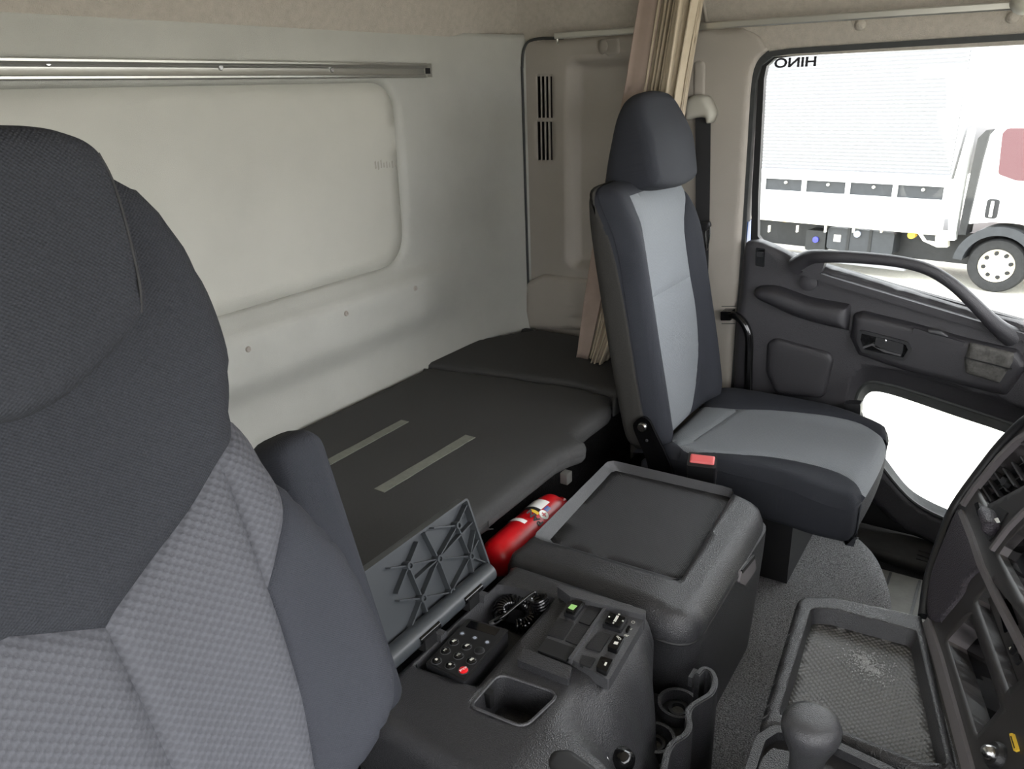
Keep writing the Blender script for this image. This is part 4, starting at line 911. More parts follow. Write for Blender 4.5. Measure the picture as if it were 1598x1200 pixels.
# cup holder at the console's front corner
ch = root('cup_holder', (1.05, .33, .15)); ch.parent = cs; ch.location = Vector((1.05, .33, .15)) - cs.location
zc = .425
FCh = Frame((0, 0, zc), (1, 0, 0), (0, 1, 0))
wv = [FCh.pix(*p) for p in ((1088, 1052), (1098, 1042), (1110, 1046), (1116, 1062), (1110, 1080), (1092, 1092), (1078, 1102), (1074, 1116), (1076, 1132), (1068, 1146), (1050, 1158), (1040, 1178), (1034, 1215), (1030, 1260))]
wv = spline(wv, 4); N_ = len(wv)
def wallstrip(name, path, th, z0, z1, m, parent, flare=0.):
    L = []; R_ = []
    for i in range(len(path)):
        t = np.array(path[min(i + 1, len(path) - 1)]) - np.array(path[max(i - 1, 0)]); t /= np.linalg.norm(t); n = np.array([-t[1], t[0]]); L.append(np.array(path[i]) + n * th / 2); R_.append(np.array(path[i]) - n * th / 2)
    lo = L + R_[::-1]; c = np.mean(path, 0)
    bm = bmesh.new(); top = [bm.verts.new((p[0], p[1], z1)) for p in lo]; bo = [bm.verts.new((p[0] + (p[0] - c[0]) * flare, p[1] + (p[1] - c[1]) * flare, z0)) for p in lo]
    bm.faces.new(top); bm.faces.new(bo[::-1])
    for i in range(len(lo)): bm.faces.new((bo[i - 1], bo[i], top[i], top[i - 1]))
    bmesh.ops.recalc_face_normals(bm, faces=bm.faces[:])
    es = [e for e in bm.edges if abs(e.verts[0].co.z - z1) < 1e-6 and abs(e.verts[1].co.z - z1) < 1e-6]
    bmesh.ops.bevel(bm, geom=es, offset=.003, segments=2, affect='EDGES', clamp_overlap=True)
    return bm_link(name, bm, m, parent, True, 40)
wallstrip('wavy_wall', wv, .010, .147, zc, M['plast'], ch)
base_pts = [(1.00, .44), (1.20, .42)] + wv[4::3] + [(.90, .15), (.80, .24), (.92, .36)]
prism('holder_floor', Frame((0, 0, .345), (1, 0, 0), (0, 1, 0)), [(.86, .24), (.90, .25)] + [tuple(p) for p in wv[::-3] if p[1] > .24 and p[0] > .88] + [(1.04, .35), (1.03, .42), (.95, .40), (.88, .34)], -.19, .0, M['plastd'], ch, .002)
for u, v, r in ((1058, 1108, .036), (1022, 1162, .034)):
    c = PZ(u, v, .35); FCp = Frame((c[0], c[1], .345), (1, 0, 0), (0, 1, 0))
    ring('cup_ring', FCp, ell(0, 0, r, None, 28), ell(0, 0, r - .006, None, 28), .0, .022, M['plast'], ch, .001)
    ring('cup_boss', FCp, ell(0, 0, .017, None, 20), ell(0, 0, .012, None, 20), .0, .010, M['plastd'], ch)
    lathe('drain', FCp.w(0, 0, .0), (0, 0, 1), [(.011, 0), (.011, .003), (0, .003)], M['dirty'], ch, 14)
box('holder_tab', (1.02, .345, .40), (1.045, .352, .42), M['plast'], ch, .003)
# front niche with small lever and key ring
ni = FN.pix(884, 1192, hn_); nz_ = float(hn_(np.array([ni[0]]), np.array([ni[1]]))[0]); gy = (float(hn_(np.array([ni[0]]), np.array([ni[1] + .01]))[0]) - nz_) / .01
FNi = Frame(FN.w(ni[0], ni[1], nz_), (1, 0, 0), (0, 1, gy))
pad('niche', FNi, rpoly([(-.030, -.06), (.020, -.06), (.022, .006), (.004, .026), (-.022, .018)], .018, 5), M['black'], cs, .0012, .001, .006, .008)
# ============================================================ HANDSET WITH COILED CORD
rm = root('remote_handset', (.76, .62, ZN - .03), 'black keypad handset with red STOP button lying in the console bay', 'remote control')
FRm = Frame((0, 0, ZN + .004), (1, 0, 0), (0, 1, 0))
z3 = lambda x, y: (640 + x * .1377, 960 + y * .1377)
rc = rpoly([FRm.pix(*z3(*p)) for p in ((655, 35), (1120, 165), (620, 760), (170, 545))], .005, 4)
prism('case', FRm, rc, -.030, .0, M['plastd'], rm, .003)
prism('face', FRm, offs(rc, .004), -.001, .0012, M['black'], rm, .0006)
prism('display', FRm, rpoly([FRm.pix(*z3(*p)) for p in ((690, 70), (1020, 165), (965, 240), (630, 140))], .001, 2), .001, .0018, M['screen'], rm)
for p in ((590, 215), (733, 265), (875, 315)):
    c = FRm.pix(*z3(*p)); lathe('lamp', FRm.w(*c, .001), FRm.en, [(.0032, 0), (.003, .0012), (0, .0018)], M['led'], rm, 14); ring('lamp_ring', FRm, ell(*c, .0048, None, 18), ell(*c, .0038, None, 18), .0008, .0022, M['plasts'], rm)
keys = [((495, 315), 1), ((640, 365), 2), ((785, 410), 0), ((400, 415), 3), ((550, 470), 4), ((695, 525), 5), ((300, 525), 6), ((455, 580), 7), ((605, 635), 8)]
for p, k in keys:
    c = FRm.pix(*z3(*p)); b = lathe('key', FRm.w(*c, .001), FRm.en, [(.0072, 0), (.0070, .0022), (.0055, .0032), (0, .0034)], M['stop'] if k == 8 else M['gloss'] if k else M['black'], rm, 20)
    ring('key_ring', FRm, ell(*c, .0088, None, 22), ell(*c, .0077, None, 22), .0008, .0022, M['plasts'], rm)
    if k == 8: lettering('lettering', 'STOP', FRm, *c, .0042, .0056, M['white'], b, .0002, 1, -.35 + PI / 2 * 0)
    elif k == 5 or k in (1, 2):
        prism('symbol', FRm, [(c[0] - .003, c[1] - .0015), (c[0] + .003, c[1] - .0025), (c[0] + .0035, c[1] + .001), (c[0] - .002, c[1] + .0022)], .0040, .0046, M['icon'], b)
        lathe('symbol', FRm.w(c[0] + .003, c[1] - .002, .004), FRm.en, [(.0014, 0), (.0014, .0006), (0, .0006)], M['icon'], b, 10)
    elif k in (3, 4): lettering('lettering', 'M1' if k == 3 else 'M2', FRm, *c, .0042, .0056, M['icon'], b, .0002, 1, 0)
    elif k: prism('symbol', FRm, [(c[0] - .0018, c[1] - .002), (c[0] + .0018, c[1] - .002), (c[0] + .0018, c[1] + .0005), (c[0] + .003, c[1] + .0005), (c[0], c[1] + .003), (c[0] - .003, c[1] + .0005), (c[0] - .0018, c[1] + .0005)], .0040, .0046, M['icon'], b)
def coil(name, path, r, wire, turns, m, parent, per=14):
    p = np.array(spline(path, 24)); L = np.r_[0, np.cumsum(np.linalg.norm(np.diff(p, axis=0), axis=1))]; n = turns * per; out = []; prev = np.array([0, 0, 1.])
    for i in range(n + 1):
        s = L[-1] * i / n; q = np.array([np.interp(s, L, p[:, k]) for k in range(3)]); q2 = np.array([np.interp(min(s + .002, L[-1]), L, p[:, k]) for k in range(3)]); q1 = np.array([np.interp(max(s - .002, 0), L, p[:, k]) for k in range(3)])
        t = q2 - q1; t /= np.linalg.norm(t); u = prev - t * (prev @ t); u /= np.linalg.norm(u); prev = u; v = np.cross(t, u); a = 2 * PI * turns * i / n
        out.append(q + (u * math.cos(a) + v * math.sin(a)) * r)
    return tube(name, out, wire, m, parent, 6, 1, smoothpath=False)
c0 = PZ(806, 968, ZN - .045)
pt = lambda a, r, z: (c0[0] + r * math.cos(a), c0[1] + r * math.sin(a), z)
coil('cord_coil', [pt(a, .029, ZN - .030 + .006 * math.sin(a)) for a in np.linspace(-2.6, 2.6, 14)], .0115, .0025, 24, M['gloss'], rm)
ar_ = [PZ(850, 972, ZN - .040), PZ(846, 952, ZN - .012), PZ(840, 932, ZN + .014)]
coil('cord_coil', [tuple(p) for p in (ar_[0], ar_[1], ar_[2])], .014, .0027, 10, M['gloss'], rm)
e1 = PZ(780, 981, ZN - .010)
tube('cord', [PZ(768, 972, ZN - .012), PZ(785, 962, ZN + .004), PZ(812, 940, ZN + .018), PZ(832, 925, ZN + .024), PZ(838, 930, ZN + .016)], .0027, M['gloss'], rm, 8, 6)
lathe('cord_sleeve', PZ(764, 975, ZN - .014), (.4, -.3, .2), [(.0, 0), (.0055, .001), (.004, .022), (0, .023)], M['plasts'], rm, 12)

# ============================================================ TRAY AND SHIFT LEVER IN FRONT
ZT = .415
FTy = Frame((0, 0, ZT), (1, 0, 0), (0, 1, 0))
ty = root('dash_tray', (1.1, .06, .145), 'charcoal tray with dimpled rubber mat and a chalky scuff below the dashboard', 'tray')
t_out = ccw(rpoly([FTy.pix(*p) for p in ((1246, 928), (1300, 928), (1440, 958), (1496, 1197), (1440, 1205), (1335, 1163), (1262, 1132), (1184, 1135))], [.035, .005, .01, .01, .01, .01, .01, .01], 5))
t_in = ccw(rpoly([FTy.pix(*p) for p in ((1266, 948), (1300, 950), (1430, 984), (1478, 1192), (1440, 1190), (1340, 1150), (1268, 1120), (1214, 1118))], [.02, .005, .01, .01, .01, .01, .01, .01], 5))
pad('tray_rim', FTy, t_out, M['plast'], ty, 0, .012, .25, .0055, holes=[t_in], cap=False)
P0 = resamp(t_in, 90); P1 = near_start(resamp(offs(t_in, .006), 90), P0[0])
quads('tray_wall', [FTy.w(*p, -.001) for p in P0], [FTy.w(*p, -.034) for p in P1], M['plasts'], ty)
FTm = Frame((0, 0, ZT - .034), (1, 0, 0), (0, 1, 0))
pad('tray_mat', FTm, resamp(offs(t_in, .004), 70), M['dimple'], ty, lambda a, b: .006 * np.exp(-((a - 1.22 - .4 * (b - .1)) / .05) ** 2) * smooth(b, -.05, .05) + .004 * np.exp(-((a - 1.05) / .08) ** 2), 0, .003, .014)
# scuffed patch: many tiny rubbed flecks, one flat print
sm = PZ(1355, 1035, ZT - .026); V = []; F_ = []
rng = random.Random(3)
for i in range(900):
    r = abs(rng.gauss(0, 1)); a = rng.uniform(0, 2 * PI); x = sm[0] + .022 * r * math.cos(a) + .01 * math.sin(a); y = sm[1] + .030 * r * math.sin(a) * .8; s = rng.uniform(.0005, .0018); t = rng.uniform(0, 3)
    k = len(V); z = ZT - .0325 + .006 * math.exp(-((x - 1.22 - .4 * (y - .1)) / .05) ** 2) * float(smooth(np.array([y]), -.05, .05)[0]) + .004 * math.exp(-((x - 1.05) / .08) ** 2) + .0003
    V += [(x + s * math.cos(t + j * PI / 2) * (1.6 if j % 2 else .7), y + s * math.sin(t + j * PI / 2), z) for j in range(4)]; F_.append([k, k + 1, k + 2, k + 3])
sc = link('scuff', V, F_, M['smudge'], ty, None, False); sc['kind'] = 'stuff'
# shift console at the driver's end of the tray
sh = root('gear_lever', (.90, .13, .20), 'round-topped black gear lever knob standing on its shift plate', 'gear lever')
FSh = Frame((0, 0, .435), (1, 0, 0), (0, 1, 0))
s_o = ccw(rpoly([FSh.pix(*p) for p in ((1180, 1152), (1205, 1136), (1262, 1140), (1330, 1172), (1400, 1205))] + [(.80, -.06), (.70, .0), (.70, .20)] + [FSh.pix(1160, 1210)], [.03, .02, .01, .01, .02, .02, .02, .03, .02], 5))
s_i = offs(s_o, .014)
ring('shift_rim', FSh, s_o, s_i, -.03, .006, M['plast'], sh, .004)
prism('shift_plate', FSh, offs(s_o, .012), -.03, -.010, M['plastd'], sh, .001)
prism('gate_cover', FSh, rpoly([FSh.pix(*p) for p in ((1190, 1185), (1205, 1170), (1236, 1176), (1240, 1215), (1180, 1215))], .008, 3), -.012, .004, M['plast'], sh, .003)
prism('base', FSh, offs(s_o, .02), -.21, -.03, M['plastd'], sh)
kb = PX(1270, 1140, .90)
axk = np.array([.02, -.0, 1.]); axk /= np.linalg.norm(axk)
kbase = np.array([.90, kb[1] + .004, .435])
lathe('knob', kbase, (.03, 0, 1), [(.0, .0), (.023, .0), (.023, .028), (.025, .042), (.030, .056), (.036, .070), (.040, .083), (.040, .094), (.036, .103), (.026, .1085), (.012, .110), (0, .1103)], M['plasts'], sh, 32)
tube('lever_rod', [kbase + [0, 0, -.15], kbase + [0, 0, .02]], .009, M['plastd'], sh, 12, 2)
# small hand-brake style lever poking out of the console niche
sl_ = root('small_lever', (.80, .36, .30), 'small glossy black lever knob beside the console niche', 'lever')
kp = PX(966, 1188, .79)
lathe('knob', kp + [0, 0, -.045], (.05, -.1, 1), [(.0, 0), (.009, .0), (.010, .02), (.0155, .034), (.0185, .046), (.018, .056), (.012, .063), (0, .066)], M['gloss'], sl_, 24)
tube('rod', [kp + [0, 0, -.10], kp + [0, 0, -.04]], .007, M['plastd'], sl_, 10, 2)
kr = PX(938, 1186, .77)
krn = tube('key_ring', [kr + np.array([0, .014 * math.cos(a), .014 * math.sin(a)]) for a in np.linspace(0, 2 * PI, 17)[:-1]], .0016, M['chrome'], None, 8, 2, True); meta(krn, 'thin steel split ring hanging beside the small lever knob', 'key ring')

# ============================================================ DASHBOARD CENTRE STACK
th_ = math.radians(24)
e_b = np.array([-.966, -.258, 0]); n_h = np.array([-.258, .966, 0])
FK_ = Frame(PZ(1440, 960, .40), e_b, np.array([0, 0, math.cos(th_)]) - math.sin(th_) * n_h)
dk = root('dashboard', (1.3, -.2, .30), 'plum black dashboard centre stack with vent, screens and radio slots', 'dashboard')
def kq_(*pts, n=0.): return [FK_.pix(*p, n) for p in pts]
so = kq_((1440, 966), (1450, 900), (1470, 838), (1491, 788), (1540, 720), (1570, 684), (1604, 652), (1660, 622), (1850, 560), (2000, 760), (1990, 1500), (1560, 1500), (1506, 1240))
stack_o = ccw([(a, max(b, -.012)) for a, b in spline(so, 4, True)])
stack_o = [p for i, p in enumerate(stack_o) if abs(p[0] - stack_o[i - 1][0]) + abs(p[1] - stack_o[i - 1][1]) > 1e-5]
screen_o = ccw(rpoly(kq_((1558, 862), (1640, 775), (1760, 940), (1640, 1010)), .006, 3))
radio_o = ccw(rpoly(kq_((1525, 937), (1549, 907), (1640, 1020), (1575, 1075)), .003, 2))
pock_o = ccw(rpoly(kq_((1479, 999), (1514, 961), (1562, 1103), (1526, 1146)), .003, 2))
vent_o = ccw(rpoly(kq_((1524, 757), (1590, 690), (1640, 700), (1640, 735), (1541, 788)), .003, 2))
pad('fascia', FK_, stack_o, M['stack'], dk, lambda a, b: np.zeros_like(a), .014, .10, .014, holes=[screen_o, radio_o, pock_o, vent_o], cap=False)
def pit(nm, poly, d, wm, fm, parent=dk):
    P0 = resamp(poly, 48); quads(nm + '_frame', [FK_.w(*p, .0) for p in P0], [FK_.w(*p, -d) for p in P0], wm, parent)
    return prism(nm + '_back', FK_, poly, -d - .002, -d + .001, fm, parent)
pit('pocket', pock_o, .035, M['bezel'], M['screen']); pit('radio', radio_o, .022, M['bezel'], M['black']); pit('display', screen_o, .016, M['bezel'], M['screen']); pit('vent', vent_o, .035, M['bezel'], M['black'])
# radio face set back inside its slot
FRd = Frame(FK_.w(0, 0, -.012), FK_.ea, FK_.eb)
rf = prism('radio_face', FRd, rpoly([FRd.pix(*p) for p in ((1541, 934), (1562, 921), (1650, 1022), (1592, 1070))], .002, 2), -.01, .0, M['stack'], dk, .001)
prism('radio_display', FRd, rpoly([FRd.pix(*p) for p in ((1556, 938), (1575, 934), (1590, 975), (1568, 988))], .002, 2), -.001, .001, M['screen'], rf)
for p in ((1582, 1014), (1596, 998), (1590, 1030), (1604, 1014)):
    c = FRd.pix(*p); prism('radio_button', FRd, rrect(c[0] - .008, c[1] - .006, c[0] + .008, c[1] + .006, .002, 2), -.001, .004, M['plastd'], rf, .001)
c = FRd.pix(1580, 1013); lettering('lettering', 'A', FRd, c[0], c[1], .0042, .007, M['icon'], rf, .0002)
# padded skin on the passenger side of the stack
FKp = Frame(FK_.w(0, 0, .004), FK_.ea, FK_.eb)
pad('side_skin', FKp, spline([FKp.pix(*p) for p in ((1446, 952), (1452, 900), (1473, 842), (1493, 795), (1493, 795), (1506, 806), (1520, 846), (1532, 884), (1532, 884), (1510, 905), (1500, 928), (1467, 968), (1467, 968), (1455, 968))], 4, True), M['leather'], dk, .003, .006, .008, .008)
def bezel(nm, pts, w, n0=-.004, n1=.008, m='bezel'): return strip(nm, FK_, pts, w, n0, n1, M[m], dk, .002)
bezel('bezel_edge', [(1503, 800), (1520, 842), (1534, 884), (1560, 938), (1598, 1012), (1650, 1110)], .010)
bezel('bezel_edge', [(1505, 790), (1524, 762), (1560, 718), (1588, 690), (1630, 664)], .012)
bezel('bezel_edge', [(1551, 860), (1575, 828), (1600, 802), (1640, 764)], .008)
tube('pad_edge', [FK_.w(*FK_.pix(*p), .0) for p in ((1441, 962), (1450, 902), (1470, 840), (1491, 790), (1540, 722), (1570, 686), (1604, 654), (1660, 624))], .010, M['plastd'], dk, 10, 5)
bezel('foot_strip', [(1449, 972), (1468, 1030), (1490, 1110), (1512, 1190), (1530, 1260)], .018)
bezel('worn_edge', [(1446, 984), (1458, 1030), (1476, 1095), (1494, 1160), (1510, 1220)], .008, -.006, .006, 'dirty')
# vent fins
for k, (p0, p1) in enumerate((((1530, 754), (1548, 783)), ((1541, 746), (1560, 775)), ((1553, 738), (1572, 766)), ((1566, 731), (1584, 758)), ((1580, 722), (1597, 750)), ((1594, 713), (1612, 742)))):
    FV = Frame(FK_.w(0, 0, -.006), FK_.ea, FK_.eb); A = np.array(FV.pix(*p0)); B = np.array(FV.pix(*p1)); t = (B - A) / np.linalg.norm(B - A); n = np.array([-t[1], t[0]]) * .0016
    prism('vent_fin', FV, [tuple(A + n), tuple(A - n), tuple(B - n), tuple(B + n)], -.012, .002, M['plasts'], dk)
for (p0, p1) in (((1534, 772), (1606, 728)), ((1528, 757), (1602, 712)), ((1542, 788), (1612, 742))):
    A = np.array(FV.pix(*p0)); B = np.array(FV.pix(*p1)); t = (B - A) / np.linalg.norm(B - A); n = np.array([-t[1], t[0]]) * .0014
    prism('vent_slat', FV, [tuple(A + n), tuple(A - n), tuple(B - n), tuple(B + n)], -.020, -.008, M['plastd'], dk)
c = FV.pix(1571, 754); prism('vent_knob', FV, rrect(c[0] - .012, c[1] - .006, c[0] + .012, c[1] + .006, .003, 3), -.003, .008, M['plastd'], dk, .002)
c = FK_.pix(1529, 797); prism('hazard_switch', FK_, rpoly(kq_((1524, 788), (1530, 785), (1536, 803), (1530, 808)), .002, 2), -.002, .005, M['gloss'], dk, .001)
prism('lever_plate', FK_, rpoly(kq_((1537, 830), (1560, 790), (1575, 800), (1545, 846)), .003, 2), -.002, .003, M['plastd'], dk, .001)
lv = pad('lever_wing', Frame(FK_.w(0, 0, .004), FK_.ea, FK_.eb), rpoly(kq_((1543, 822), (1540, 808), (1548, 794), (1557, 802), (1563, 822), (1548, 840)), .005, 3), M['leather'], dk, .020, .012, .004, .005)
prism('mark', Frame(FK_.w(0, 0, .024), FK_.ea, FK_.eb), kq_((1552, 810), (1557, 808), (1560, 815), (1556, 816), n=.024), -.001, .001, M['white'], dk)
# lighter socket and yellow tag near the foot
lc = FK_.pix(1557, 1181); lathe('lighter_socket', FK_.w(*lc, -.002), FK_.en, [(.020, 0), (.020, .006), (.017, .012), (.016, .012)], M['plastd'], dk, 24)
lathe('lighter_knob', FK_.w(*lc, .008), FK_.en, [(.011, 0), (.011, .006), (.007, .013), (0, .015)], M['chrome'], dk, 20)
prism('yellow_tag', FK_, rpoly(kq_((1579, 1147), (1584, 1146), (1592, 1172), (1586, 1174)), .001, 2), -.001, .004, M['printy'], dk)
for i in range(5):
    a_ = np.array(FK_.pix(1582, 1151)); b_ = np.array(FK_.pix(1588, 1170)); c = a_ + (b_ - a_) * (i + .5) / 5; prism('print', FK_, rrect(c[0] - .002, c[1] - .0008, c[0] + .002, c[1] + .0008, .0002, 1), .0038, .0046, M['black'], dk)
# dashboard mass ahead of the stack and across to the doors
box('dash_body', (-.30, -.75, .05), (2.24, -.36, .78), M['plast'], dk, .04, 4)
loft('stack_core', [[tuple(FK_.w(*p, -.09)) for p in resamp(stack_o, 40)], [(p[0], p[1] - .22, p[2]) for p in [tuple(FK_.w(*p, -.09)) for p in resamp(offs(stack_o, .03), 40)]]], M['plastd'], dk)

# ============================================================ OUTSIDE: YARD AND THE WHITE TRUCK
ZG = -1.30
gr = box('ground', (-60, -60, ZG - .2), (90, 60, ZG), M['gravel'], None, 0); meta(gr, kind='structure')
uT = np.array([.184, .983, 0]); uT /= np.linalg.norm(uT)
w0 = PZ(1545, 457, ZG)
FTk = Frame((w0[0], w0[1], ZG), -uT, (0, 0, 1))      # a = towards the truck's front, b = up, n = towards us
tk = root('white_truck', (w0[0] + 1., w0[1] + 1.5, ZG), 'white light truck with ribbed aluminium box parked outside the window', 'truck')
def tq(*pts, n=0.): return [FTk.pix(*p, n) for p in pts]
W_ = 1.9
# cargo body
al = FTk.pix(1483, 275); a1 = al[0]; zt = FTk.pix(1483, 275)[1]
prism('cargo_box', FTk, [(-7.0, zt - .05), (a1, zt - .05), (a1 + .25, zt + 2.2), (a1 + .25, 3.3 + .6), (-7.0, 3.9)], -W_, -.06, M['talu'], tk, 0)
V = []; F_ = []; nrib = 44; zb0, zb1 = zt + .02, 3.6
for i in range(nrib):
    b0 = zb0 + (zb1 - zb0) * i / nrib; b1 = b0 + (zb1 - zb0) / nrib * .55; k = len(V)
    V += [FTk.w(-6.9, b0, -.06), FTk.w(a1 - .02, b0, -.06), FTk.w(a1 - .02, (b0 + b1) / 2, -.035), FTk.w(-6.9, (b0 + b1) / 2, -.035), FTk.w(a1 - .02, b1, -.06), FTk.w(-6.9, b1, -.06)]
    F_ += [[k, k + 1, k + 2, k + 3], [k + 3, k + 2, k + 4, k + 5]]
rb = link('siding_ribs', V, F_, M['trib'], tk, None, False); rb['kind'] = 'stuff'
# row of dark panels between white posts above the drop side
ztop = FTk.pix(1300, 283)[1]; zlow = FTk.pix(1300, 302)[1]
prism('drop_side', FTk, [(-7, FTk.pix(1300, 345)[1]), (a1, FTk.pix(1300, 345)[1]), (a1, zlow), (-7, zlow)], -.06, .02, M['twhite'], tk, .01)
prism('top_rail', FTk, [(-7, ztop), (a1, ztop), (a1, zt), (-7, zt)], -.06, .02, M['twhite'], tk, .01)
xs_ = [FTk.pix(u, 293)[0] for u in (1191, 1258, 1329, 1402, 1478)]
step = (xs_[-1] - xs_[0]) / 4
for k in range(-4, 5):
    x = xs_[0] + step * k
    prism('post', FTk, [(x - .03, zlow - .02), (x + .03, zlow - .02), (x + .03, ztop + .02), (x - .03, ztop + .02)], -.05, .015, M['twhite'], tk, .004)
    if k < 4:
        pl_ = prism('guard_panel', FTk, [(x + .03, zlow), (x + step - .03, zlow), (x + step - .03, ztop), (x + .03, ztop)], -.07, -.02, M['tmesh'], tk)
        lathe('knob', FTk.w(x + step * .55, ztop - .05, -.02), FTk.en, [(.02, 0), (.02, .03), (0, .035)], M['tcream'], pl_, 10)
prism('sill_beam', FTk, [(-7, FTk.pix(1300, 352)[1]), (a1, FTk.pix(1300, 352)[1]), (a1, FTk.pix(1300, 344)[1]), (-7, FTk.pix(1300, 344)[1])], -.06, .03, M['tcream'], tk, .005)
prism('corner_post', FTk, tq((1480, 375), (1490, 375), (1502, 300), (1520, 200), (1512, 200), (1482, 305)), -.1, .02, M['twhite'], tk, .005)
# running gear
zch = FTk.pix(1300, 352)[1]
prism('chassis', FTk, [(-7, zch - .42), (a1 + 1.2, zch - .42), (a1 + 1.2, zch), (-7, zch)], -1.4, -.35, M['tdark'], tk)
tank = tq((1290, 358), (1392, 368), (1388, 402), (1285, 392))
ta0 = min(p[0] for p in tank); ta1 = max(p[0] for p in tank)
prism('fuel_tank', FTk, rpoly([(ta0, zch - .36), (ta1, zch - .36), (ta1, zch - .04), (ta0, zch - .04)], .05, 3), -.6, -.08, M['tmesh'], tk, .05, 3)
for q in (.33, .66): prism('tank_strap', FTk, [(ta0 + (ta1 - ta0) * q - .02, zch - .37), (ta0 + (ta1 - ta0) * q + .02, zch - .37), (ta0 + (ta1 - ta0) * q + .02, zch - .03), (ta0 + (ta1 - ta0) * q - .02, zch - .03)], -.1, -.07, M['tdark'], tk)
c = FTk.pix(1335, 366); lathe('tank_cap', FTk.w(*c, -.09), FTk.en, [(.05, 0), (.05, .04), (0, .045)], M['led'], tk, 14)
c = FTk.pix(1303, 373); prism('tank_label', FTk, rrect(c[0] - .05, c[1] - .05, c[0] + .05, c[1] + .05, .005, 2), -.081, -.076, M['tcream'], tk)
bt = FTk.pix(1270, 375); prism('battery_box', FTk, rrect(bt[0] - .16, bt[1] - .17, bt[0] + .14, bt[1] + .13, .03, 2), -.5, -.08, M['tdark'], tk, .03)
lathe('reservoir_cap', FTk.w(bt[0], bt[1] + .0, -.08), FTk.en, [(.045, 0), (.045, .03), (0, .035)], mat('blue cap', (60, 62, 150), .4), tk, 14)
c = FTk.pix(1420, 368); lathe('valve_cap', FTk.w(*c, -.05), FTk.en, [(.05, -.1), (.05, .0), (0, .01)], M['printy'], tk, 14)
c = FTk.pix(1210, 347); prism('warning_sticker', FTk, rrect(c[0] - .07, c[1] - .04, c[0] + .07, c[1] + .04, .02, 3), -.34, -.335, M['printy'], tk)
for k in range(7):
    u = FTk.pix(1200 + 44 * k, 352); prism('side_hook', FTk, rrect(u[0] - .012, u[1] - .10, u[0] + .012, u[1], .002, 1), -.04, .0, M['tcream'], tk)
prism('bumper_bracket', FTk, tq((1428, 358), (1478, 362), (1478, 386), (1462, 386), (1440, 376)), -.12, .0, M['tcream'], tk, .01)
prism('bracket_hole', FTk, tq((1440, 366), (1460, 367), (1459, 377), (1446, 375)), -.01, .003, M['tdark'], tk)
prism('side_guard', FTk, [(-5.5, zch - .55), (a1 - .4, zch - .55), (a1 - .4, zch - .47), (-5.5, zch - .47)], -.12, -.06, M['talu'], tk, .01)
# cab
cab = tq((1504, 372), (1512, 330), (1530, 248), (1540, 215), (1555, 200), (1600, 190), (1700, 186))
zc0 = FTk.pix(1530, 352)[1]
ca = cab[0][0]
cabo = [(ca, zc0)] + cab[1:] + [(ca + 1.75, 2.25), (ca + 1.95, 1.2), (ca + 1.95, .45), (ca + 1.05, .45), (ca + .98, .62), (ca + .80, .84), (ca + .50, .93), (ca + .15, .88)]
prism('cab_shell', FTk, rpoly(cabo, .03, 3), -W_ + .1, -.02, M['twhite'], tk, .04, 3)
prism('cab_window', FTk, rpoly(tq((1564, 208), (1572, 200), (1625, 200), (1640, 285), (1585, 282), (1557, 272)), .05, 3), -.04, -.012, M['tglass'], tk, .005)
prism('cab_air_duct', FTk, tq((1496, 366), (1505, 320), (1527, 216), (1540, 203), (1547, 203), (1534, 250), (1512, 345), (1508, 366)), -.25, .03, M['tdark'], tk)  # dark upright air duct in the gap between cargo box and cab
hx = FTk.pix(1548, 326); dh = prism('door_handle', FTk, rrect(hx[0] - .07, hx[1] - .12, hx[0] + .07, hx[1] + .12, .04, 4), -.04, .0, M['plastd'], tk, .01)
prism('pull', FTk, rrect(hx[0] - .02, hx[1] - .10, hx[0] + .02, hx[1] + .10, .01, 2), -.01, .02, M['chrome'], dh, .005)
# front wheel with arch
wc = FTk.pix(1553, 416); R_ = wc[1]
wh = root('wheel', tuple(FTk.w(wc[0], R_, 0))); wh.parent = tk; wh.location = Vector(tuple(FTk.w(wc[0], R_, 0))) - tk.location
o_ = FTk.w(wc[0], R_, -.26)
lathe('tyre', o_, FTk.en, [(R_ * .60, .0), (R_ * .92, .0), (R_ * .99, .03), (R_, .06), (R_, .16), (R_ * .985, .20), (R_ * .94, .225), (R_ * .75, .235), (R_ * .64, .225), (R_ * .60, .20)], M['tyre'], wh, 40, caps=False)
lathe('rim', o_, FTk.en, [(R_ * .62, .0), (R_ * .62, .20), (R_ * .60, .225), (R_ * .56, .21), (R_ * .52, .15), (R_ * .34, .19), (R_ * .22, .20), (R_ * .19, .25), (R_ * .08, .26), (0, .26)], M['rim'], wh, 40)
u2 = FTk.ea; v2 = FTk.eb
for k in range(8):
    a = 2 * PI * k / 8 + .2; q = o_ + FTk.en * .178 + (u2 * math.cos(a) + v2 * math.sin(a)) * R_ * .44
    lathe('hand_hole', q, FTk.en, [(R_ * .075, -.03), (R_ * .075, .006), (0, .006)], M['tdark'], wh, 12)
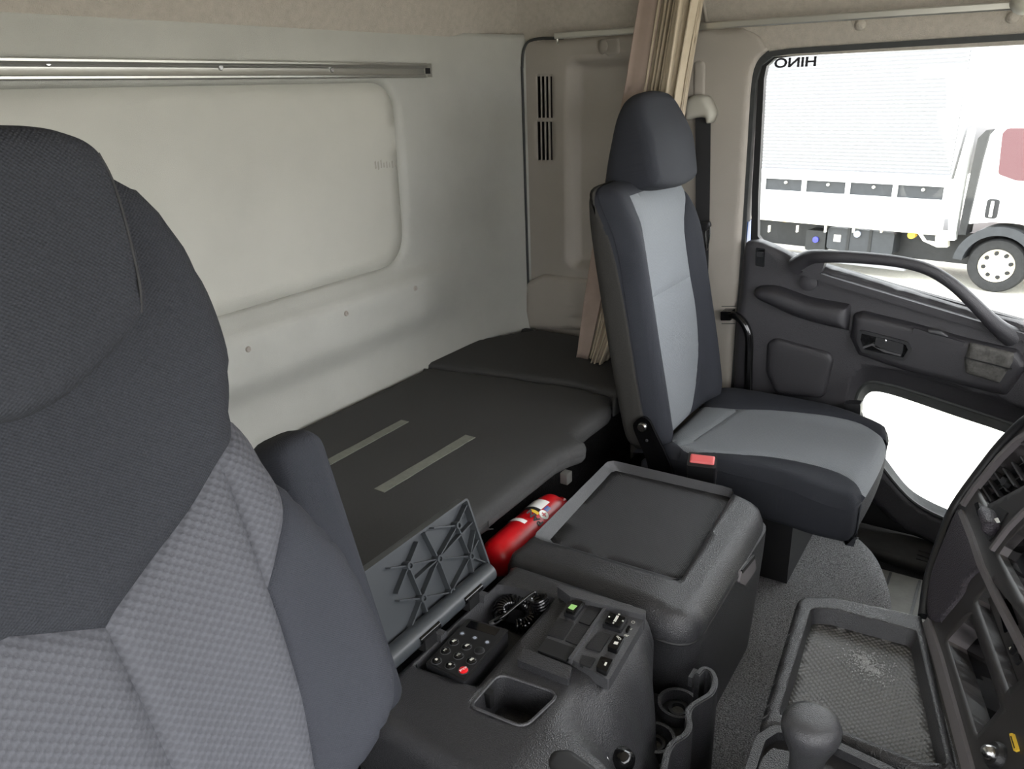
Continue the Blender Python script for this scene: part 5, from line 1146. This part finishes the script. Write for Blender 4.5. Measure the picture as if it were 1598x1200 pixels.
for k in range(6):
    a = 2 * PI * k / 6; q = o_ + FTk.en * .195 + (u2 * math.cos(a) + v2 * math.sin(a)) * R_ * .27
    lathe('wheel_nut', q, FTk.en, [(R_ * .035, -.01), (R_ * .035, .015), (0, .02)], M['chrome'], wh, 8)
lathe('hub_collar', o_ + FTk.en * .19, FTk.en, [(R_ * .17, 0), (R_ * .17, .05), (R_ * .10, .055)], M['tdark'], wh, 18)  # dark steel collar at the wheel centre
ao = [(wc[0] + (R_ + .16) * math.cos(a), R_ + (R_ + .16) * math.sin(a)) for a in np.linspace(.15, PI - .1, 20)]; ai = [(wc[0] + (R_ + .05) * math.cos(a), R_ + (R_ + .05) * math.sin(a)) for a in np.linspace(.15, PI - .1, 20)]
prism('wheel_arch', FTk, ao + ai[::-1], -.35, .02, M['tmesh'], tk, .01)
prism('arch_liner', FTk, [(wc[0] + (R_ + .06) * math.cos(a), R_ + (R_ + .06) * math.sin(a)) for a in np.linspace(0, PI, 20)], -.9, -.3, M['black'], tk)
wr = FTk.w(wc[0] - 3.9, R_, -.3)
rw = lathe('rear_tyre', wr, FTk.en, [(.05, 0), (R_ * .92, .0), (R_, .05), (R_, .17), (R_ * .94, .22), (R_ * .6, .22), (R_ * .5, .08), (.05, .08)], M['tyre'], tk, 32)
# another truck, pale pink and cream, further behind
FT2 = Frame(tuple(PZ(1690, 330, ZG)), -uT, (0, 0, 1))
t2 = root('parked_truck', tuple(FT2.o), 'pale pink box truck half hidden behind the white truck', 'truck')
prism('box_body', FT2, [(-2.2, 1.2), (3.5, 1.2), (3.5, 5.6), (-2.2, 5.6)], -2.2, 0, mat('faded pink panel', (232, 208, 208), .5), t2, .03)
prism('corner_rail', FT2, [(-2.25, 1.2), (-2.1, 1.2), (-2.1, 5.6), (-2.25, 5.6)], -.1, .05, M['tcream'], t2)
prism('frame_beam', FT2, [(-2.0, .75), (3.5, .75), (3.5, 1.2), (-2.0, 1.2)], -1.6, -.2, M['tdark'], t2)
for a in (-1.0, 2.4): lathe('wheel', FT2.w(a, .45, -.4), FT2.en, [(.05, 0), (.42, 0), (.45, .05), (.45, .25), (.40, .3), (.05, .28)], M['tyre'], t2, 24)
